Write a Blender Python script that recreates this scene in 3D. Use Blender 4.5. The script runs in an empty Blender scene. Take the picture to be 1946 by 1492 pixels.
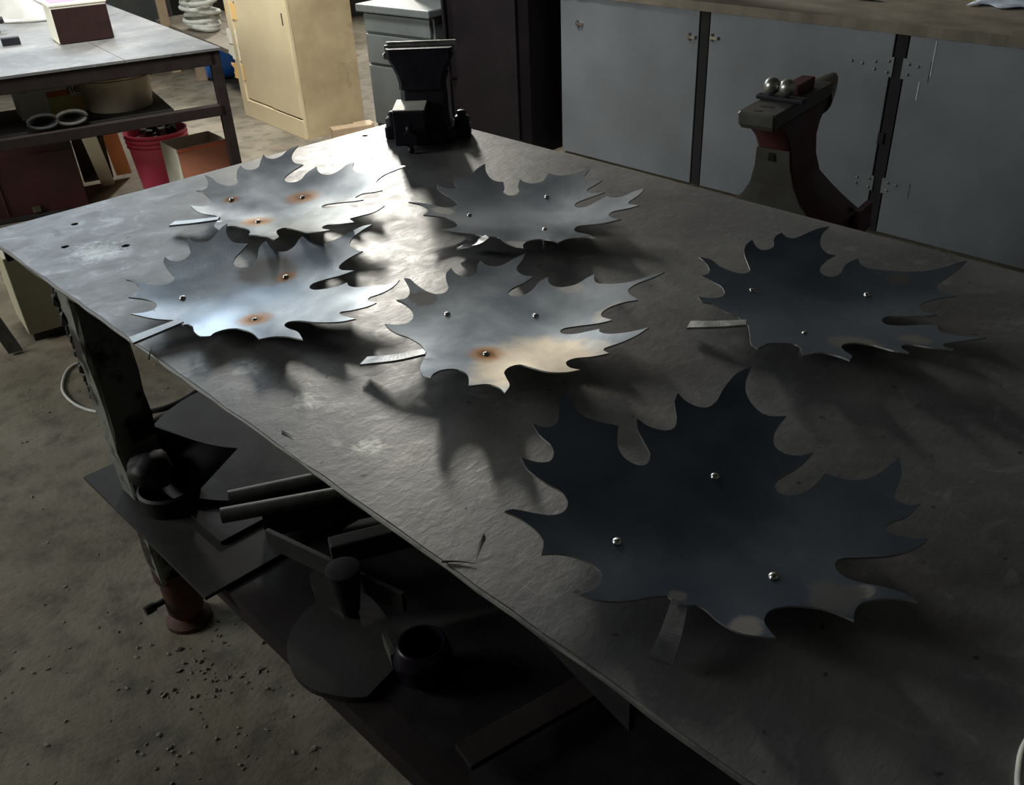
import bpy, bmesh, math, random
from mathutils import Vector, Matrix, noise
from mathutils.geometry import delaunay_2d_cdt
R = math.radians
SC = bpy.context.scene
COL = SC.collection
random.seed(7)

# ------------------------------------------------------------------ camera, sky, light, exposure
cd = bpy.data.cameras.new('camera'); cam = bpy.data.objects.new('camera', cd); COL.objects.link(cam)
cam.matrix_world = Matrix([[0.70426, 0.395894, -0.58931, -0.472783], [-0.709288, 0.35673, -0.607992, -2.189255], [-0.030475, 0.846175, 0.532033, 1.66], [0.0, 0.0, 0.0, 1.0]])
cd.sensor_fit = 'HORIZONTAL'; cd.sensor_width = 36.0
cd.lens = 1736.6 * 36.0 / 1946.0
cd.shift_x = (973.0 - 1015.0) / 1946.0
cd.shift_y = (764.0 - 746.0) / 1946.0
cd.clip_start = 0.05
SC.camera = cam

w = bpy.data.worlds.new('overcast_sky'); SC.world = w; w.use_nodes = True
bg = w.node_tree.nodes['Background']; bg.inputs[0].default_value = (0.80, 0.90, 1.0, 1); bg.inputs[1].default_value = 0.4

def area(name, loc, target, sx, sy, power, col):
    l = bpy.data.lights.new(name, 'AREA'); l.shape = 'RECTANGLE'; l.size = sx; l.size_y = sy
    l.energy = power; l.color = col
    o = bpy.data.objects.new(name, l); COL.objects.link(o); o.location = loc
    o.rotation_euler = (Vector(target) - Vector(loc)).to_track_quat('-Z', 'Y').to_euler()
    return o
# daylight entering through the window openings
area('window_light_warm', (5.35, 6.62, 3.3), (5.35, 0, 3.3), .65, 1.35, 400, (1.0, 0.955, 0.86))
area('window_light_cool', (1.9, 6.62, 3.4), (1.9, 0, 3.4), 3.0, 1.7, 72, (0.80, 0.91, 1.0))
area('window_light_left', (-3.22, 3.1, 2.5), (0, 3.1, 1.9), 3.4, 1.6, 165, (0.97, 1.0, 0.95))

fill_l = area('rear_fill_light', (1.0, 1.6, 4.8), (2.45, 3.0, .3), 1.3, 1.3, 72, (1.0, .985, .93)); fill_l.data.spread = R(62)  # added unseen lamp brightening the rear; the ceiling has no opening

vs = SC.view_settings
vs.view_transform = 'Standard'; vs.look = 'None'; vs.gamma = 1.0; vs.use_curve_mapping = False
vs.exposure = 0.2

# ------------------------------------------------------------------ materials
def nt(name):
    m = bpy.data.materials.new(name); m.use_nodes = True
    t = m.node_tree; b = t.nodes['Principled BSDF']
    return m, t, b
def noise_n(t, scale, detail=4, rough=.55, vec=None, dist=0.0):
    n = t.nodes.new('ShaderNodeTexNoise'); n.inputs['Scale'].default_value = scale
    n.inputs['Detail'].default_value = detail; n.inputs['Roughness'].default_value = rough
    n.inputs['Distortion'].default_value = dist
    if vec: t.links.new(vec, n.inputs['Vector'])
    return n
def ramp(t, src, stops):
    r = t.nodes.new('ShaderNodeValToRGB')
    e = r.color_ramp.elements
    while len(e) < len(stops): e.new(0.5)
    for k, (p, c) in enumerate(stops):
        e[k].position = p; e[k].color = (c, c, c, 1) if not hasattr(c, '__len__') else (*c, 1)
    t.links.new(src, r.inputs[0]); return r
def mix(t, f, a, b, mode='MIX'):
    n = t.nodes.new('ShaderNodeMix'); n.data_type = 'RGBA'; n.blend_type = mode
    for i, v in ((0, f), (6, a), (7, b)):
        if hasattr(v, 'links') or hasattr(v, 'is_linked'): t.links.new(v, n.inputs[i])
        elif i == 0: n.inputs[0].default_value = v
        else: n.inputs[i].default_value = (*v, 1)
    return n.outputs[2]
def coords(t, kind='Object', scale=(1, 1, 1)):
    c = t.nodes.new('ShaderNodeTexCoord'); mp = t.nodes.new('ShaderNodeMapping')
    mp.inputs['Scale'].default_value = scale
    t.links.new(c.outputs[kind], mp.inputs['Vector']); return mp.outputs[0]
def bump(t, b, src, strength, dist):
    n = t.nodes.new('ShaderNodeBump'); n.inputs['Strength'].default_value = strength
    n.inputs['Distance'].default_value = dist
    t.links.new(src, n.inputs['Height'])
    if b.inputs['Normal'].is_linked:
        t.links.new(b.inputs['Normal'].links[0].from_socket, n.inputs['Normal'])
    t.links.new(n.outputs[0], b.inputs['Normal'])
def mat(name, c1, c2=None, metal=0.0, rough=0.6, scale=8.0, bumps=0.15, bscale=60, spread=(.35, .65), stain=None, stain_lo=.6, spec=.5):
    m, t, b = nt(name)
    v = coords(t)
    c2 = c2 or tuple(x * .7 for x in c1)
    n = noise_n(t, scale, 6, .6, v)
    r = ramp(t, n.outputs[0], [(spread[0], c2), (spread[1], c1)])
    col = r.outputs[0]
    if stain:
        n2 = noise_n(t, scale * .6, 8, .7, v, .6)
        f = ramp(t, n2.outputs[0], [(stain_lo, 0), (stain_lo + .15, .8)])
        col = mix(t, f.outputs[0], col, stain)
    t.links.new(col, b.inputs['Base Color'])
    b.inputs['Metallic'].default_value = metal
    rr = ramp(t, n.outputs[0], [(.3, max(0, rough - .08)), (.7, min(1, rough + .08))])
    t.links.new(rr.outputs[0], b.inputs['Roughness'])
    b.inputs['Specular IOR Level'].default_value = spec
    if bumps:
        bump(t, b, noise_n(t, bscale, 4, .6, v).outputs[0], bumps, .002)
    return m

def table_mat(name, base=.17, r0=.34, r1=.5, scale=1.0, spots=()):
    m, t, b = nt(name)
    v = coords(t)
    n1 = noise_n(t, 3.2 * scale, 8, .62, v, .5)
    n2 = noise_n(t, 17 * scale, 6, .6, v, .9)
    n3 = noise_n(t, 90, 3, .6, v)
    c = ramp(t, n1.outputs[0], [(.3, (base * .62, base * .63, base * .66)), (.5, (base, base, base)), (.72, (base * 1.45, base * 1.42, base * 1.36))])
    worn = ramp(t, n2.outputs[0], [(.56, 0), (.70, .35)])
    col = mix(t, worn.outputs[0], c.outputs[0], (base * 2.3, base * 2.3, base * 2.25))
    # fine scratches: stretched noise in two directions
    for sc in ((260, 5, 1), (6, 210, 1)):
        vv = coords(t, 'Object', sc)
        s = ramp(t, noise_n(t, 1.0, 3, .5, vv).outputs[0], [(.70, 0), (.76, .30)])
        col = mix(t, s.outputs[0], col, (base * 2.6, base * 2.6, base * 2.6))
    pits = ramp(t, noise_n(t, 60, 2, .4, v).outputs[0], [(.24, .75), (.29, 0)])
    col = mix(t, pits.outputs[0], col, (.03, .03, .03))
    for (x, y, r) in spots:
        mp = t.nodes.new('ShaderNodeMapping'); t.links.new(coords(t), mp.inputs['Vector'])
        mp.inputs['Location'].default_value = (-(x - .61), -(y + 1.3), 0); mp.inputs['Scale'].default_value = (1, 1, 0)
        ln = t.nodes.new('ShaderNodeVectorMath'); ln.operation = 'LENGTH'; t.links.new(mp.outputs[0], ln.inputs[0])
        ad = t.nodes.new('ShaderNodeMath'); ad.operation = 'MULTIPLY_ADD'; t.links.new(noise_n(t, 45, 6, .75, v, 1.2).outputs[0], ad.inputs[0])
        ad.inputs[1].default_value = r * 3.2; t.links.new(ln.outputs['Value'], ad.inputs[2])
        f = ramp(t, ad.outputs[0], [(r * 1.9, .75), (r * 2.4, 0)])
        col = mix(t, f.outputs[0], col, (base * 2.6, base * 2.65, base * 2.5))
    t.links.new(col, b.inputs['Base Color'])
    b.inputs['Metallic'].default_value = .5
    rr = ramp(t, n2.outputs[0], [(.35, r1), (.65, r0)])
    t.links.new(rr.outputs[0], b.inputs['Roughness'])
    bump(t, b, n2.outputs[0], .14, .003)
    bump(t, b, noise_n(t, 1.0, 5, .6, coords(t, 'Object', (34, 60, 20)), .5).outputs[0], .24, .002)
    bump(t, b, n3.outputs[0], .2, .001)
    return m

def leaf_mat(name, rivets, tints, patches, g=1.0):
    """mill-scale sheet steel: blue-grey, softly glossy; heat tint round some welds, scale ground off in patches, one patch a painted reflection"""
    m, t, b = nt(name)
    v = coords(t)
    n1 = noise_n(t, 7, 5, .55, v, .4)
    gb = (g * .93, g, g * 1.06) if g > .5 else (g * .85, g * 1.0, g * 1.2)  # low g puts the dimness of the viewing angle into the base colour
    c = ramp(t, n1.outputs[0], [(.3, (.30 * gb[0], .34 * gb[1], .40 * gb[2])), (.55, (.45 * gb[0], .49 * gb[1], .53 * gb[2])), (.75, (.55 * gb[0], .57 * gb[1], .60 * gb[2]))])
    col = c.outputs[0]
    nz = noise_n(t, 26, 6, .65, v, .8)
    def radial(x, y, r, lo, hi, sx=1, sy=1, wob=.035):
        mp = t.nodes.new('ShaderNodeMapping'); tc = t.nodes.new('ShaderNodeTexCoord')
        t.links.new(tc.outputs['Object'], mp.inputs['Vector'])
        mp.inputs['Location'].default_value = (-x * sx, -y * sy, 0); mp.inputs['Scale'].default_value = (sx, sy, 0)
        ln = t.nodes.new('ShaderNodeVectorMath'); ln.operation = 'LENGTH'; t.links.new(mp.outputs[0], ln.inputs[0])
        ad = t.nodes.new('ShaderNodeMath'); ad.operation = 'MULTIPLY_ADD'
        t.links.new(nz.outputs[0], ad.inputs[0]); ad.inputs[1].default_value = -wob * 2; t.links.new(ln.outputs['Value'], ad.inputs[2])
        a2 = t.nodes.new('ShaderNodeMath'); a2.operation = 'ADD'; t.links.new(ad.outputs[0], a2.inputs[0]); a2.inputs[1].default_value = wob; ad = a2
        return ramp(t, ad.outputs[0], [(max(0, r * lo), 1), (r * hi, 0)]).outputs[0]
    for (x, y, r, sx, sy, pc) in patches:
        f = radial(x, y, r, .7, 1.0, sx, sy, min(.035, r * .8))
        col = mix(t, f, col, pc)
    for (x, y, r) in tints:
        f = radial(x, y, r, .35, 1.0, 1, 1, .012)
        col = mix(t, f, col, (.40, .17, .03))
        f = radial(x, y, r * .45, .3, 1.0, 1, 1, .006)
        col = mix(t, f, col, (.10, .045, .02))
    for sc in ((190, 7, 1), (9, 150, 1)):
        vv = coords(t, 'Object', sc)
        s = ramp(t, noise_n(t, 1.0, 2, .5, vv).outputs[0], [(.74, 0), (.79, .22)])
        col = mix(t, s.outputs[0], col, (.5, .5, .5))
    t.links.new(col, b.inputs['Base Color'])
    b.inputs['Metallic'].default_value = .95
    rr = ramp(t, n1.outputs[0], [(.3, .21), (.7, .29)])
    t.links.new(rr.outputs[0], b.inputs['Roughness'])
    bump(t, b, n1.outputs[0], .04, .006)
    return m

def floor_mat():
    m, t, b = nt('concrete_floor')
    v = coords(t)
    n1 = noise_n(t, 1.6, 8, .62, v, .3); n2 = noise_n(t, 9, 8, .65, v); n3 = noise_n(t, 70, 5, .7, v)
    a = ramp(t, n1.outputs[0], [(.32, (.10, .082, .056)), (.5, (.185, .16, .115)), (.7, (.26, .235, .18))])
    d = ramp(t, n2.outputs[0], [(.30, .42), (.52, 1)])
    col = mix(t, 1.0, a.outputs[0], d.outputs[0], 'MULTIPLY')
    rst = ramp(t, noise_n(t, 2.3, 6, .6, v, 1.0).outputs[0], [(.58, 0), (.70, .5)])
    col = mix(t, rst.outputs[0], col, (.16, .10, .065))
    g = ramp(t, n3.outputs[0], [(.30, .5), (.45, 1)])
    col = mix(t, .6, col, g.outputs[0], 'MULTIPLY')
    t.links.new(col, b.inputs['Base Color'])
    b.inputs['Roughness'].default_value = .82
    bump(t, b, n2.outputs[0], .5, .012); bump(t, b, n3.outputs[0], .45, .004)
    return m

M = dict(
    table=table_mat('worn_steel_plate', .175, .39, .49, 1.0, [(0.089, -1.1242, 0.95)[:2] + (.035,), (0.1242, -0.3007, 0.95)[:2] + (.07,), (0.0806, -0.9699, 0.95)[:2] + (.03,), (0.8976, -0.0762, 0.95)[:2] + (.06,), (0.0793, -1.2912, 0.95)[:2] + (.03,)]), bench=table_mat('bright_steel_plate', .26, .38, .5, .8),
    floor=floor_mat(),
    wall=mat('grey_wall', (.09, .09, .088), rough=.9, scale=2),
    ceil=mat('dark_ceiling', (.035, .035, .035), rough=.95, scale=2),
    frame=mat('dark_angle_iron', (.055, .048, .045), (.03, .026, .026), .3, .62, 12, .3, 80),
    rustframe=mat('rusty_dark_iron', (.020, .012, .011), (.012, .008, .008), .0, .7, 14, .35, 60, spec=.3),
    rustdark=mat('sooty_rail_iron', (.030, .020, .018), (.015, .012, .012), .1, .75, 14, .35, 60),
    legm=mat('scaly_column_steel', (.20, .21, .18), (.022, .018, .018), .3, .6, 11, .4, 50, (.42, .52)),
    rust=mat('rusted_iron', (.12, .045, .028), (.04, .02, .016), .2, .75, 22, .5, 70),
    cast=mat('dark_cast_iron', (.018, .018, .026), (.010, .010, .016), .35, .5, 16, .35, 70),
    bright=mat('bright_machined_steel', (.55, .54, .50), (.36, .36, .34), .9, .36, 20, .1, 90),
    slidetop=mat('dull_bright_steel', (.80, .78, .72), (.60, .58, .53), .2, .55, 20, .1, 90),
    weld=mat('shiny_weld_steel', (.72, .70, .66), (.45, .42, .38), 1.0, .22, 60, .1, 200),
    dark=mat('blackened_steel', (.022, .020, .021), (.012, .011, .012), .4, .6, 9, .3, 60),
    darkplate=mat('dusty_dark_plate', (.040, .037, .034), (.022, .02, .02), .35, .68, 6, .3, 60),
    pipe=mat('dull_grey_pipe', (.16, .155, .145), (.10, .095, .09), .6, .5, 25, .2, 90),
    beige=mat('beige_paint', (.64, .54, .35), (.52, .43, .27), 0, .55, 2.4, .06, 40, (.3, .7), (.24, .19, .12), .62),
    beigestain=mat('grimy_beige_paint', (.54, .44, .27), (.34, .265, .155), 0, .6, 3.0, .08, 40, (.3, .7), (.10, .08, .05), .55),
    grey=mat('grey_green_paint', (.11, .125, .125), (.075, .085, .09), .1, .5, 3, .08, 50),
    panel=mat('grey_blue_cabinet_paint', (.175, .19, .21), (.13, .142, .155), .15, .42, 2.2, .08, 60, (.3, .7), (.085, .08, .072), .68),
    gap=mat('black_recess', (.010, .009, .010), None, 0, .9, 8, 0),
    wood=mat('worn_bench_wood', (.21, .18, .135), (.12, .10, .075), 0, .75, 5, .5, 40),
    wood2=mat('pale_wood', (.44, .33, .22), (.32, .24, .15), 0, .7, 9, .2, 60),
    machine=mat('dark_maroon_paint', (.007, .004, .006), (.004, .003, .005), .0, .55, 4, .1, 60, spec=.2),
    anvilred=mat('dark_red_paint', (.105, .022, .026), (.05, .014, .016), .1, .55, 12, .2, 60),
    anvilface=mat('anvil_grey', (.12, .118, .11), (.085, .08, .075), .35, .55, 10, .2, 60),
    cream=mat('cream_plastic', (.60, .50, .36), (.5, .42, .3), 0, .5, 5, .05),
    creamdim=mat('dull_cream_paint', (.40, .37, .25), (.33, .30, .2), 0, .6, 3, .05),
    white=mat('off_white_card', (.80, .78, .66), (.68, .66, .54), 0, .7, 6, .05),
    yellow=mat('yellow_label', (.62, .58, .16), (.54, .5, .12), 0, .6, 8, 0),
    orange=mat('orange_label', (.62, .13, .05), None, 0, .6, 8, 0, spread=(.1, .2)),
    redplastic=mat('pink_red_plastic', (.92, .10, .20), (.80, .08, .17), 0, .35, 6, .03, spread=(.2, .8)),
    carton=mat('orange_brown_carton', (.50, .20, .12), (.42, .16, .10), 0, .75, 8, .1),
    tan=mat('tan_card', (.75, .48, .18), (.64, .40, .14), 0, .75, 8, .1),
    maroonbox=mat('maroon_steel', (.07, .014, .016), (.035, .010, .012), .1, .5, 6, .1),
    brownbox=mat('dark_brown_leatherette', (.024, .008, .007), (.015, .006, .005), 0, .65, 20, .15, spec=.25),
    sheet=mat('galvanised_sheet', (.80, .79, .75), (.68, .67, .64), .35, .32, 7, .05),
    pink=mat('pink_print', (.72, .25, .62), None, 0, .6, 8, 0, spread=(.1, .2)),
    blue=mat('blue_plastic', (.02, .17, .62), (.015, .12, .48), 0, .4, 3, .03, spread=(.2, .8)),
    hose=mat('white_flat_hose', (.62, .63, .58), (.45, .46, .42), 0, .7, 16, .2),
    blackm=mat('black_rubber', (.02, .02, .022), None, 0, .6, 10, .1),
    rag=mat('pale_blue_cloth', (.50, .58, .70), (.42, .5, .62), 0, .85, 12, .3),
    ink=mat('dark_ink', (.05, .045, .04), None, 0, .6, 8, 0),
    gold=mat('old_brass', (.20, .18, .12), (.11, .10, .065), .7, .45, 20, .2),
    stone=mat('grit', (.30, .28, .23), (.20, .185, .15), 0, .85, 60, .4),
    purple=mat('dark_violet_enamel', (.012, .006, .016), None, .2, .3, 8, .05),
)

# ------------------------------------------------------------------ mesh helpers
def obj(name, bm, m, parent=None, smooth=False, bevel=0.0, loc=None):
    if bevel > 0:
        ed = [e for e in bm.edges if len(e.link_faces) == 2 and e.calc_face_angle(0) > .6]
        bmesh.ops.bevel(bm, geom=ed, offset=bevel, segments=2, profile=.6, affect='EDGES')
    bmesh.ops.recalc_face_normals(bm, faces=bm.faces)
    me = bpy.data.meshes.new(name)
    for f in bm.faces: f.smooth = smooth
    if smooth:
        for e in bm.edges:
            if len(e.link_faces) == 2 and e.calc_face_angle(0) > .75: e.smooth = False
    bm.to_mesh(me); bm.free()
    me.materials.append(m)
    o = bpy.data.objects.new(name, me); COL.objects.link(o)
    if parent: o.parent = parent
    if loc: o.location = loc
    return o
def thing(name, label, cat, loc=(0, 0, 0), rz=0.0, group=None):
    o = bpy.data.objects.new(name, None); COL.objects.link(o); o.empty_display_size = .05
    o.location = loc; o.rotation_euler = (0, 0, rz); o['label'] = label; o['category'] = cat
    if group: o['group'] = group
    return o
def tag(o, label, cat, group=None, kind=None):
    o['label'] = label; o['category'] = cat
    if group: o['group'] = group
    if kind: o['kind'] = kind
    return o
def struct(name, bm, m, **k):
    o = obj(name, bm, m, **k); o['kind'] = 'structure'; return o
def add_box(bm, c, s, rot=None):
    """box centred at c with full sizes s"""
    mt = Matrix.Translation(c)
    if rot is not None: mt = mt @ rot
    mt = mt @ Matrix.Diagonal((s[0], s[1], s[2], 1))
    return bmesh.ops.create_cube(bm, size=1, matrix=mt)['verts']
def bx(c, s, rot=None):
    bm = bmesh.new(); add_box(bm, c, s, rot); return bm
def RX(a): return Matrix.Rotation(a, 4, 'X')
def RY(a): return Matrix.Rotation(a, 4, 'Y')
def RZ(a): return Matrix.Rotation(a, 4, 'Z')
def add_prism(bm, pts, z0, z1):
    """vertical prism over a 2D outline"""
    lo = [bm.verts.new((p[0], p[1], z0)) for p in pts]; hi = [bm.verts.new((p[0], p[1], z1)) for p in pts]
    n = len(pts); bm.faces.new(lo[::-1]); bm.faces.new(hi)
    for i in range(n): bm.faces.new((lo[i], lo[(i + 1) % n], hi[(i + 1) % n], hi[i]))
def prism(pts, z0, z1):
    bm = bmesh.new(); add_prism(bm, pts, z0, z1); return bm
def add_slab(bm, pts, th):
    """planar polygon in space given a thickness along its normal"""
    P = [Vector(p) for p in pts]; nrm = Vector((0, 0, 0))
    for i in range(len(P)): nrm += (P[i] - P[0]).cross(P[(i + 1) % len(P)] - P[0])
    nrm.normalize()
    lo = [bm.verts.new(p - nrm * th / 2) for p in P]; hi = [bm.verts.new(p + nrm * th / 2) for p in P]
    n = len(P); bm.faces.new(lo[::-1]); bm.faces.new(hi)
    for i in range(n): bm.faces.new((lo[i], lo[(i + 1) % n], hi[(i + 1) % n], hi[i]))
def slab(pts, th):
    bm = bmesh.new(); add_slab(bm, pts, th); return bm
def add_cyl(bm, a, b, r1, r2=None, seg=20, caps=True):
    a, b = Vector(a), Vector(b); d = b - a; r2 = r1 if r2 is None else r2
    mt = Matrix.Translation((a + b) / 2) @ d.to_track_quat('Z', 'Y').to_matrix().to_4x4()
    bmesh.ops.create_cone(bm, cap_ends=caps, segments=seg, radius1=r1, radius2=r2, depth=d.length, matrix=mt)
def cyl(a, b, r1, r2=None, seg=20, caps=True):
    bm = bmesh.new(); add_cyl(bm, a, b, r1, r2, seg, caps); return bm
def add_lathe(bm, prof, c=(0, 0, 0), seg=28, rot=None):
    rings = []
    for (r, z) in prof:
        ring = []
        for i in range(seg):
            a = 2 * math.pi * i / seg
            p = Vector((r * math.cos(a), r * math.sin(a), z))
            if rot is not None: p = rot @ p
            ring.append(bm.verts.new(p + Vector(c)))
        rings.append(ring)
    for k in range(len(rings) - 1):
        for i in range(seg):
            j = (i + 1) % seg
            bm.faces.new((rings[k][i], rings[k][j], rings[k + 1][j], rings[k + 1][i]))
    for ring in (rings[0], rings[-1]):
        try: bm.faces.new(ring)
        except ValueError: pass
def lathe(prof, c=(0, 0, 0), seg=28, rot=None):
    bm = bmesh.new(); add_lathe(bm, prof, c, seg, rot); return bm
def catmull(P, n=6, closed=False):
    P = [Vector(p) for p in P]; out = []; N = len(P)
    for i in range(N if closed else N - 1):
        p0 = P[(i - 1) % N] if closed or i > 0 else P[0] * 2 - P[1]
        p1, p2 = P[i], P[(i + 1) % N]
        p3 = P[(i + 2) % N] if closed or i + 2 < N else P[-1] * 2 - P[-2]
        for k in range(n):
            s = k / n
            out.append(.5 * ((2 * p1) + (p2 - p0) * s + (2 * p0 - 5 * p1 + 4 * p2 - p3) * s * s + (3 * p1 - p0 - 3 * p2 + p3) * s ** 3))
    if not closed: out.append(P[-1])
    return out
def add_tube(bm, P, r, seg=10, closed=False, taper=False):
    P = [Vector(p) for p in P]; N = len(P); rings = []; up = Vector((0, 0, 1))
    for i in range(N):
        d = (P[(i + 1) % N] - P[i - 1]) if closed else (P[min(i + 1, N - 1)] - P[max(i - 1, 0)])
        d.normalize()
        s = d.cross(up)
        if s.length < 1e-3: s = d.cross(Vector((1, 0, 0)))
        s.normalize(); q = s.cross(d)
        rr = r * (1 - i / (N - 1) * .85) if taper else r
        rings.append([bm.verts.new(P[i] + rr * (math.cos(2 * math.pi * k / seg) * s + math.sin(2 * math.pi * k / seg) * q)) for k in range(seg)])
    for i in range(N if closed else N - 1):
        a, b = rings[i], rings[(i + 1) % N]
        for k in range(seg): bm.faces.new((a[k], a[(k + 1) % seg], b[(k + 1) % seg], b[k]))
    if not closed: bm.faces.new(rings[0][::-1]); bm.faces.new(rings[-1])
def tube(P, r, seg=10, closed=False, taper=False):
    bm = bmesh.new(); add_tube(bm, P, r, seg, closed, taper); return bm
def loft(sections, cap=True):
    """sections: list of point loops of equal length"""
    bm = bmesh.new(); L = [[bm.verts.new(p) for p in s] for s in sections]; n = len(L[0])
    for a, b in zip(L, L[1:]):
        for i in range(n): bm.faces.new((a[i], a[(i + 1) % n], b[(i + 1) % n], b[i]))
    if cap: bm.faces.new(L[0][::-1]); bm.faces.new(L[-1])
    return bm
def rect(cx, cy, z, wx, wy, ch=0.0):
    hx, hy = wx / 2, wy / 2
    if ch <= 0: return [(cx - hx, cy - hy, z), (cx + hx, cy - hy, z), (cx + hx, cy + hy, z), (cx - hx, cy + hy, z)]
    return [(cx - hx + ch, cy - hy, z), (cx + hx - ch, cy - hy, z), (cx + hx, cy - hy + ch, z), (cx + hx, cy + hy - ch, z),
            (cx + hx - ch, cy + hy, z), (cx - hx + ch, cy + hy, z), (cx - hx, cy + hy - ch, z), (cx - hx, cy - hy + ch, z)]

# ------------------------------------------------------------------ the room
X0, X1, Y0, Y1, HC = -3.2, 7.0, -4.2, 6.6, 4.9
struct('floor', bx(((X0 + X1) / 2, (Y0 + Y1) / 2, -.05), (X1 - X0 + .6, Y1 - Y0 + .6, .1)), M['floor'])
struct('ceiling', bx(((X0 + X1) / 2, (Y0 + Y1) / 2, HC + .05), (X1 - X0 + .6, Y1 - Y0 + .6, .1)), M['ceil'])
def wall_y(name, y, x0, x1, holes):
    bm = bmesh.new(); xs = x0
    for (a, b, z0, z1) in sorted(holes):
        add_box(bm, ((xs + a) / 2, y, HC / 2), (a - xs, .16, HC))
        add_box(bm, ((a + b) / 2, y, z0 / 2), (b - a, .16, z0)); add_box(bm, ((a + b) / 2, y, (z1 + HC) / 2), (b - a, .16, HC - z1))
        xs = b
    add_box(bm, ((xs + x1) / 2, y, HC / 2), (x1 - xs, .16, HC))
    struct(name, bm, M['wall'])
wall_y('wall_back', Y1 + .1, X0, X1, [(.4, 3.4, 2.5, 4.3), (4.85, 5.85, 2.0, 4.2)])
wall_y('wall_front', Y0 - .1, X0, X1, [])
def wall_x(name, x, hole=None):
    bm = bmesh.new()
    if hole:
        a, b, z0, z1 = hole
        add_box(bm, (x, (a + b) / 2, z0 / 2), (.16, b - a, z0))
        add_box(bm, (x, (Y0 + a) / 2, HC / 2), (.16, a - Y0, HC)); add_box(bm, (x, (b + Y1) / 2, HC / 2), (.16, Y1 - b, HC))
        add_box(bm, (x, (a + b) / 2, (z1 + HC) / 2), (.16, b - a, HC - z1))
    else: add_box(bm, (x, (Y0 + Y1) / 2, HC / 2), (.16, Y1 - Y0, HC))
    struct(name, bm, M['wall'])
wall_x('wall_left', X0 - .1, (1.4, 4.8, 1.7, 3.3)); wall_x('wall_right', X1 + .1)
bm = bmesh.new()
for z in (1.73, 3.27): add_box(bm, (X0 - .06, 3.1, z), (.06, 3.4, .06))
for i in range(4): add_box(bm, (X0 - .06, 1.43 + 3.34 * i / 3, 2.5), (.05, .05, 1.48))
struct('window_3', bm, M['frame'])
for k, (a, b, z0, z1) in enumerate([(.4, 3.4, 2.5, 4.3), (4.85, 5.85, 2.0, 4.2)]):
    bm = bmesh.new(); y = Y1 + .06
    add_box(bm, ((a + b) / 2, y, z0 + .03), (b - a, .06, .06)); add_box(bm, ((a + b) / 2, y, z1 - .03), (b - a, .06, .06))
    n = 2 if k == 0 else 1
    for i in range(n + 2): add_box(bm, (a + .03 + (b - a - .06) * i / (n + 1), y, (z0 + z1) / 2), (.05, .05, z1 - z0 - .12))
    struct('window_%d' % (k + 1), bm, M['frame'])

# ------------------------------------------------------------------ the big steel table
TZ = 0.95
tb = thing('welding_table', 'large steel plate workbench table with worn scratched top carrying six metal leaves', 'table', (.61, -1.3, 0))
TL = Vector((.61, -1.3, 0))
def tpart(name, bm, m, **k):
    bmesh.ops.translate(bm, verts=bm.verts, vec=-TL); return obj(name, bm, m, tb, **k)
# plate with its drilled holes, cut as real holes
W, LN, TH = 1.218, 2.75, .012
outer = []
rnd = random.Random(3)
for i in range(56): outer.append((0 + rnd.uniform(-.0022, .0016), -LN * i / 55))
outer += [(W, -LN), (W, 0)]
holes = []
for (x, y, z) in ((0.0897, -0.2221, 0.95), (0.1776, -0.316, 0.95), (0.9847, -0.0504, 0.95), (0.1572, -0.1038, 0.95)):
    holes.append([(x + .0085 * math.cos(a * math.pi / 8), y + .0085 * math.sin(a * math.pi / 8)) for a in range(16)])
vv = [Vector(p) for p in outer]; ee = [(i, (i + 1) % len(outer)) for i in range(len(outer))]
for h in holes:
    o0 = len(vv); vv += [Vector(p) for p in h]; ee += [(o0 + i, o0 + (i + 1) % len(h)) for i in range(len(h))]
res = delaunay_2d_cdt(vv, ee, [], 1, 1e-6)
bm = bmesh.new(); bv = [bm.verts.new((p.x, p.y, TZ)) for p in res[0]]
for f in res[2]:
    c = sum((res[0][i] for i in f), Vector((0, 0))) / len(f)
    if any((c - Vector((sum(p[0] for p in h) / 16, sum(p[1] for p in h) / 16))).length < .007 for h in holes): continue
    bm.faces.new([bv[i] for i in f])
ext = bmesh.ops.extrude_face_region(bm, geom=bm.faces[:])
bmesh.ops.translate(bm, verts=[v for v in ext['geom'] if isinstance(v, bmesh.types.BMVert)], vec=(0, 0, -TH))
o = tpart('top_plate', bm, M['table'])
# bright worn lip along the front edge
lip = [(rnd.uniform(-.0018, .0010), -LN * i / 60, TZ - .0035) for i in range(61)]
o = tpart('edge_bead', tube(lip, .0034, 6), M['pipe'], smooth=True); o['label'] = 'bright worn burr along the front edge of the plate'
# perimeter angle-iron frame under the plate
def angle_bm(a, b, h, t, inward):
    """an L section from a to b, flange depth h, wall t"""
    a, b = Vector(a), Vector(b); d = (b - a).normalized(); s = Vector(inward)
    sec = [(0, 0), (0, -h), (t, -h), (t, -t), (h, -t), (h, 0)]
    return loft([[a + s * x + Vector((0, 0, z)) for (x, z) in sec], [b + s * x + Vector((0, 0, z)) for (x, z) in sec]])
ZU = TZ - TH
tpart('front_rail', angle_bm((.034, -.03, ZU), (.034, -2.72, ZU), .05, .006, (1, 0, 0)), M['rustdark'])
tpart('back_rail', angle_bm((W - .01, -.01, ZU), (W - .01, -2.72, ZU), .055, .006, (-1, 0, 0)), M['rustframe'])
tpart('end_rail', angle_bm((.02, -.02, ZU - .0), (W - .02, -.02, ZU), .055, .006, (0, -1, 0)), M['rustframe'])
for y in (-.9, -1.8):
    tpart('cross_rail', bx((W / 2, y, ZU - .03), (W - .12, .05, .058)), M['rustframe'])
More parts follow.
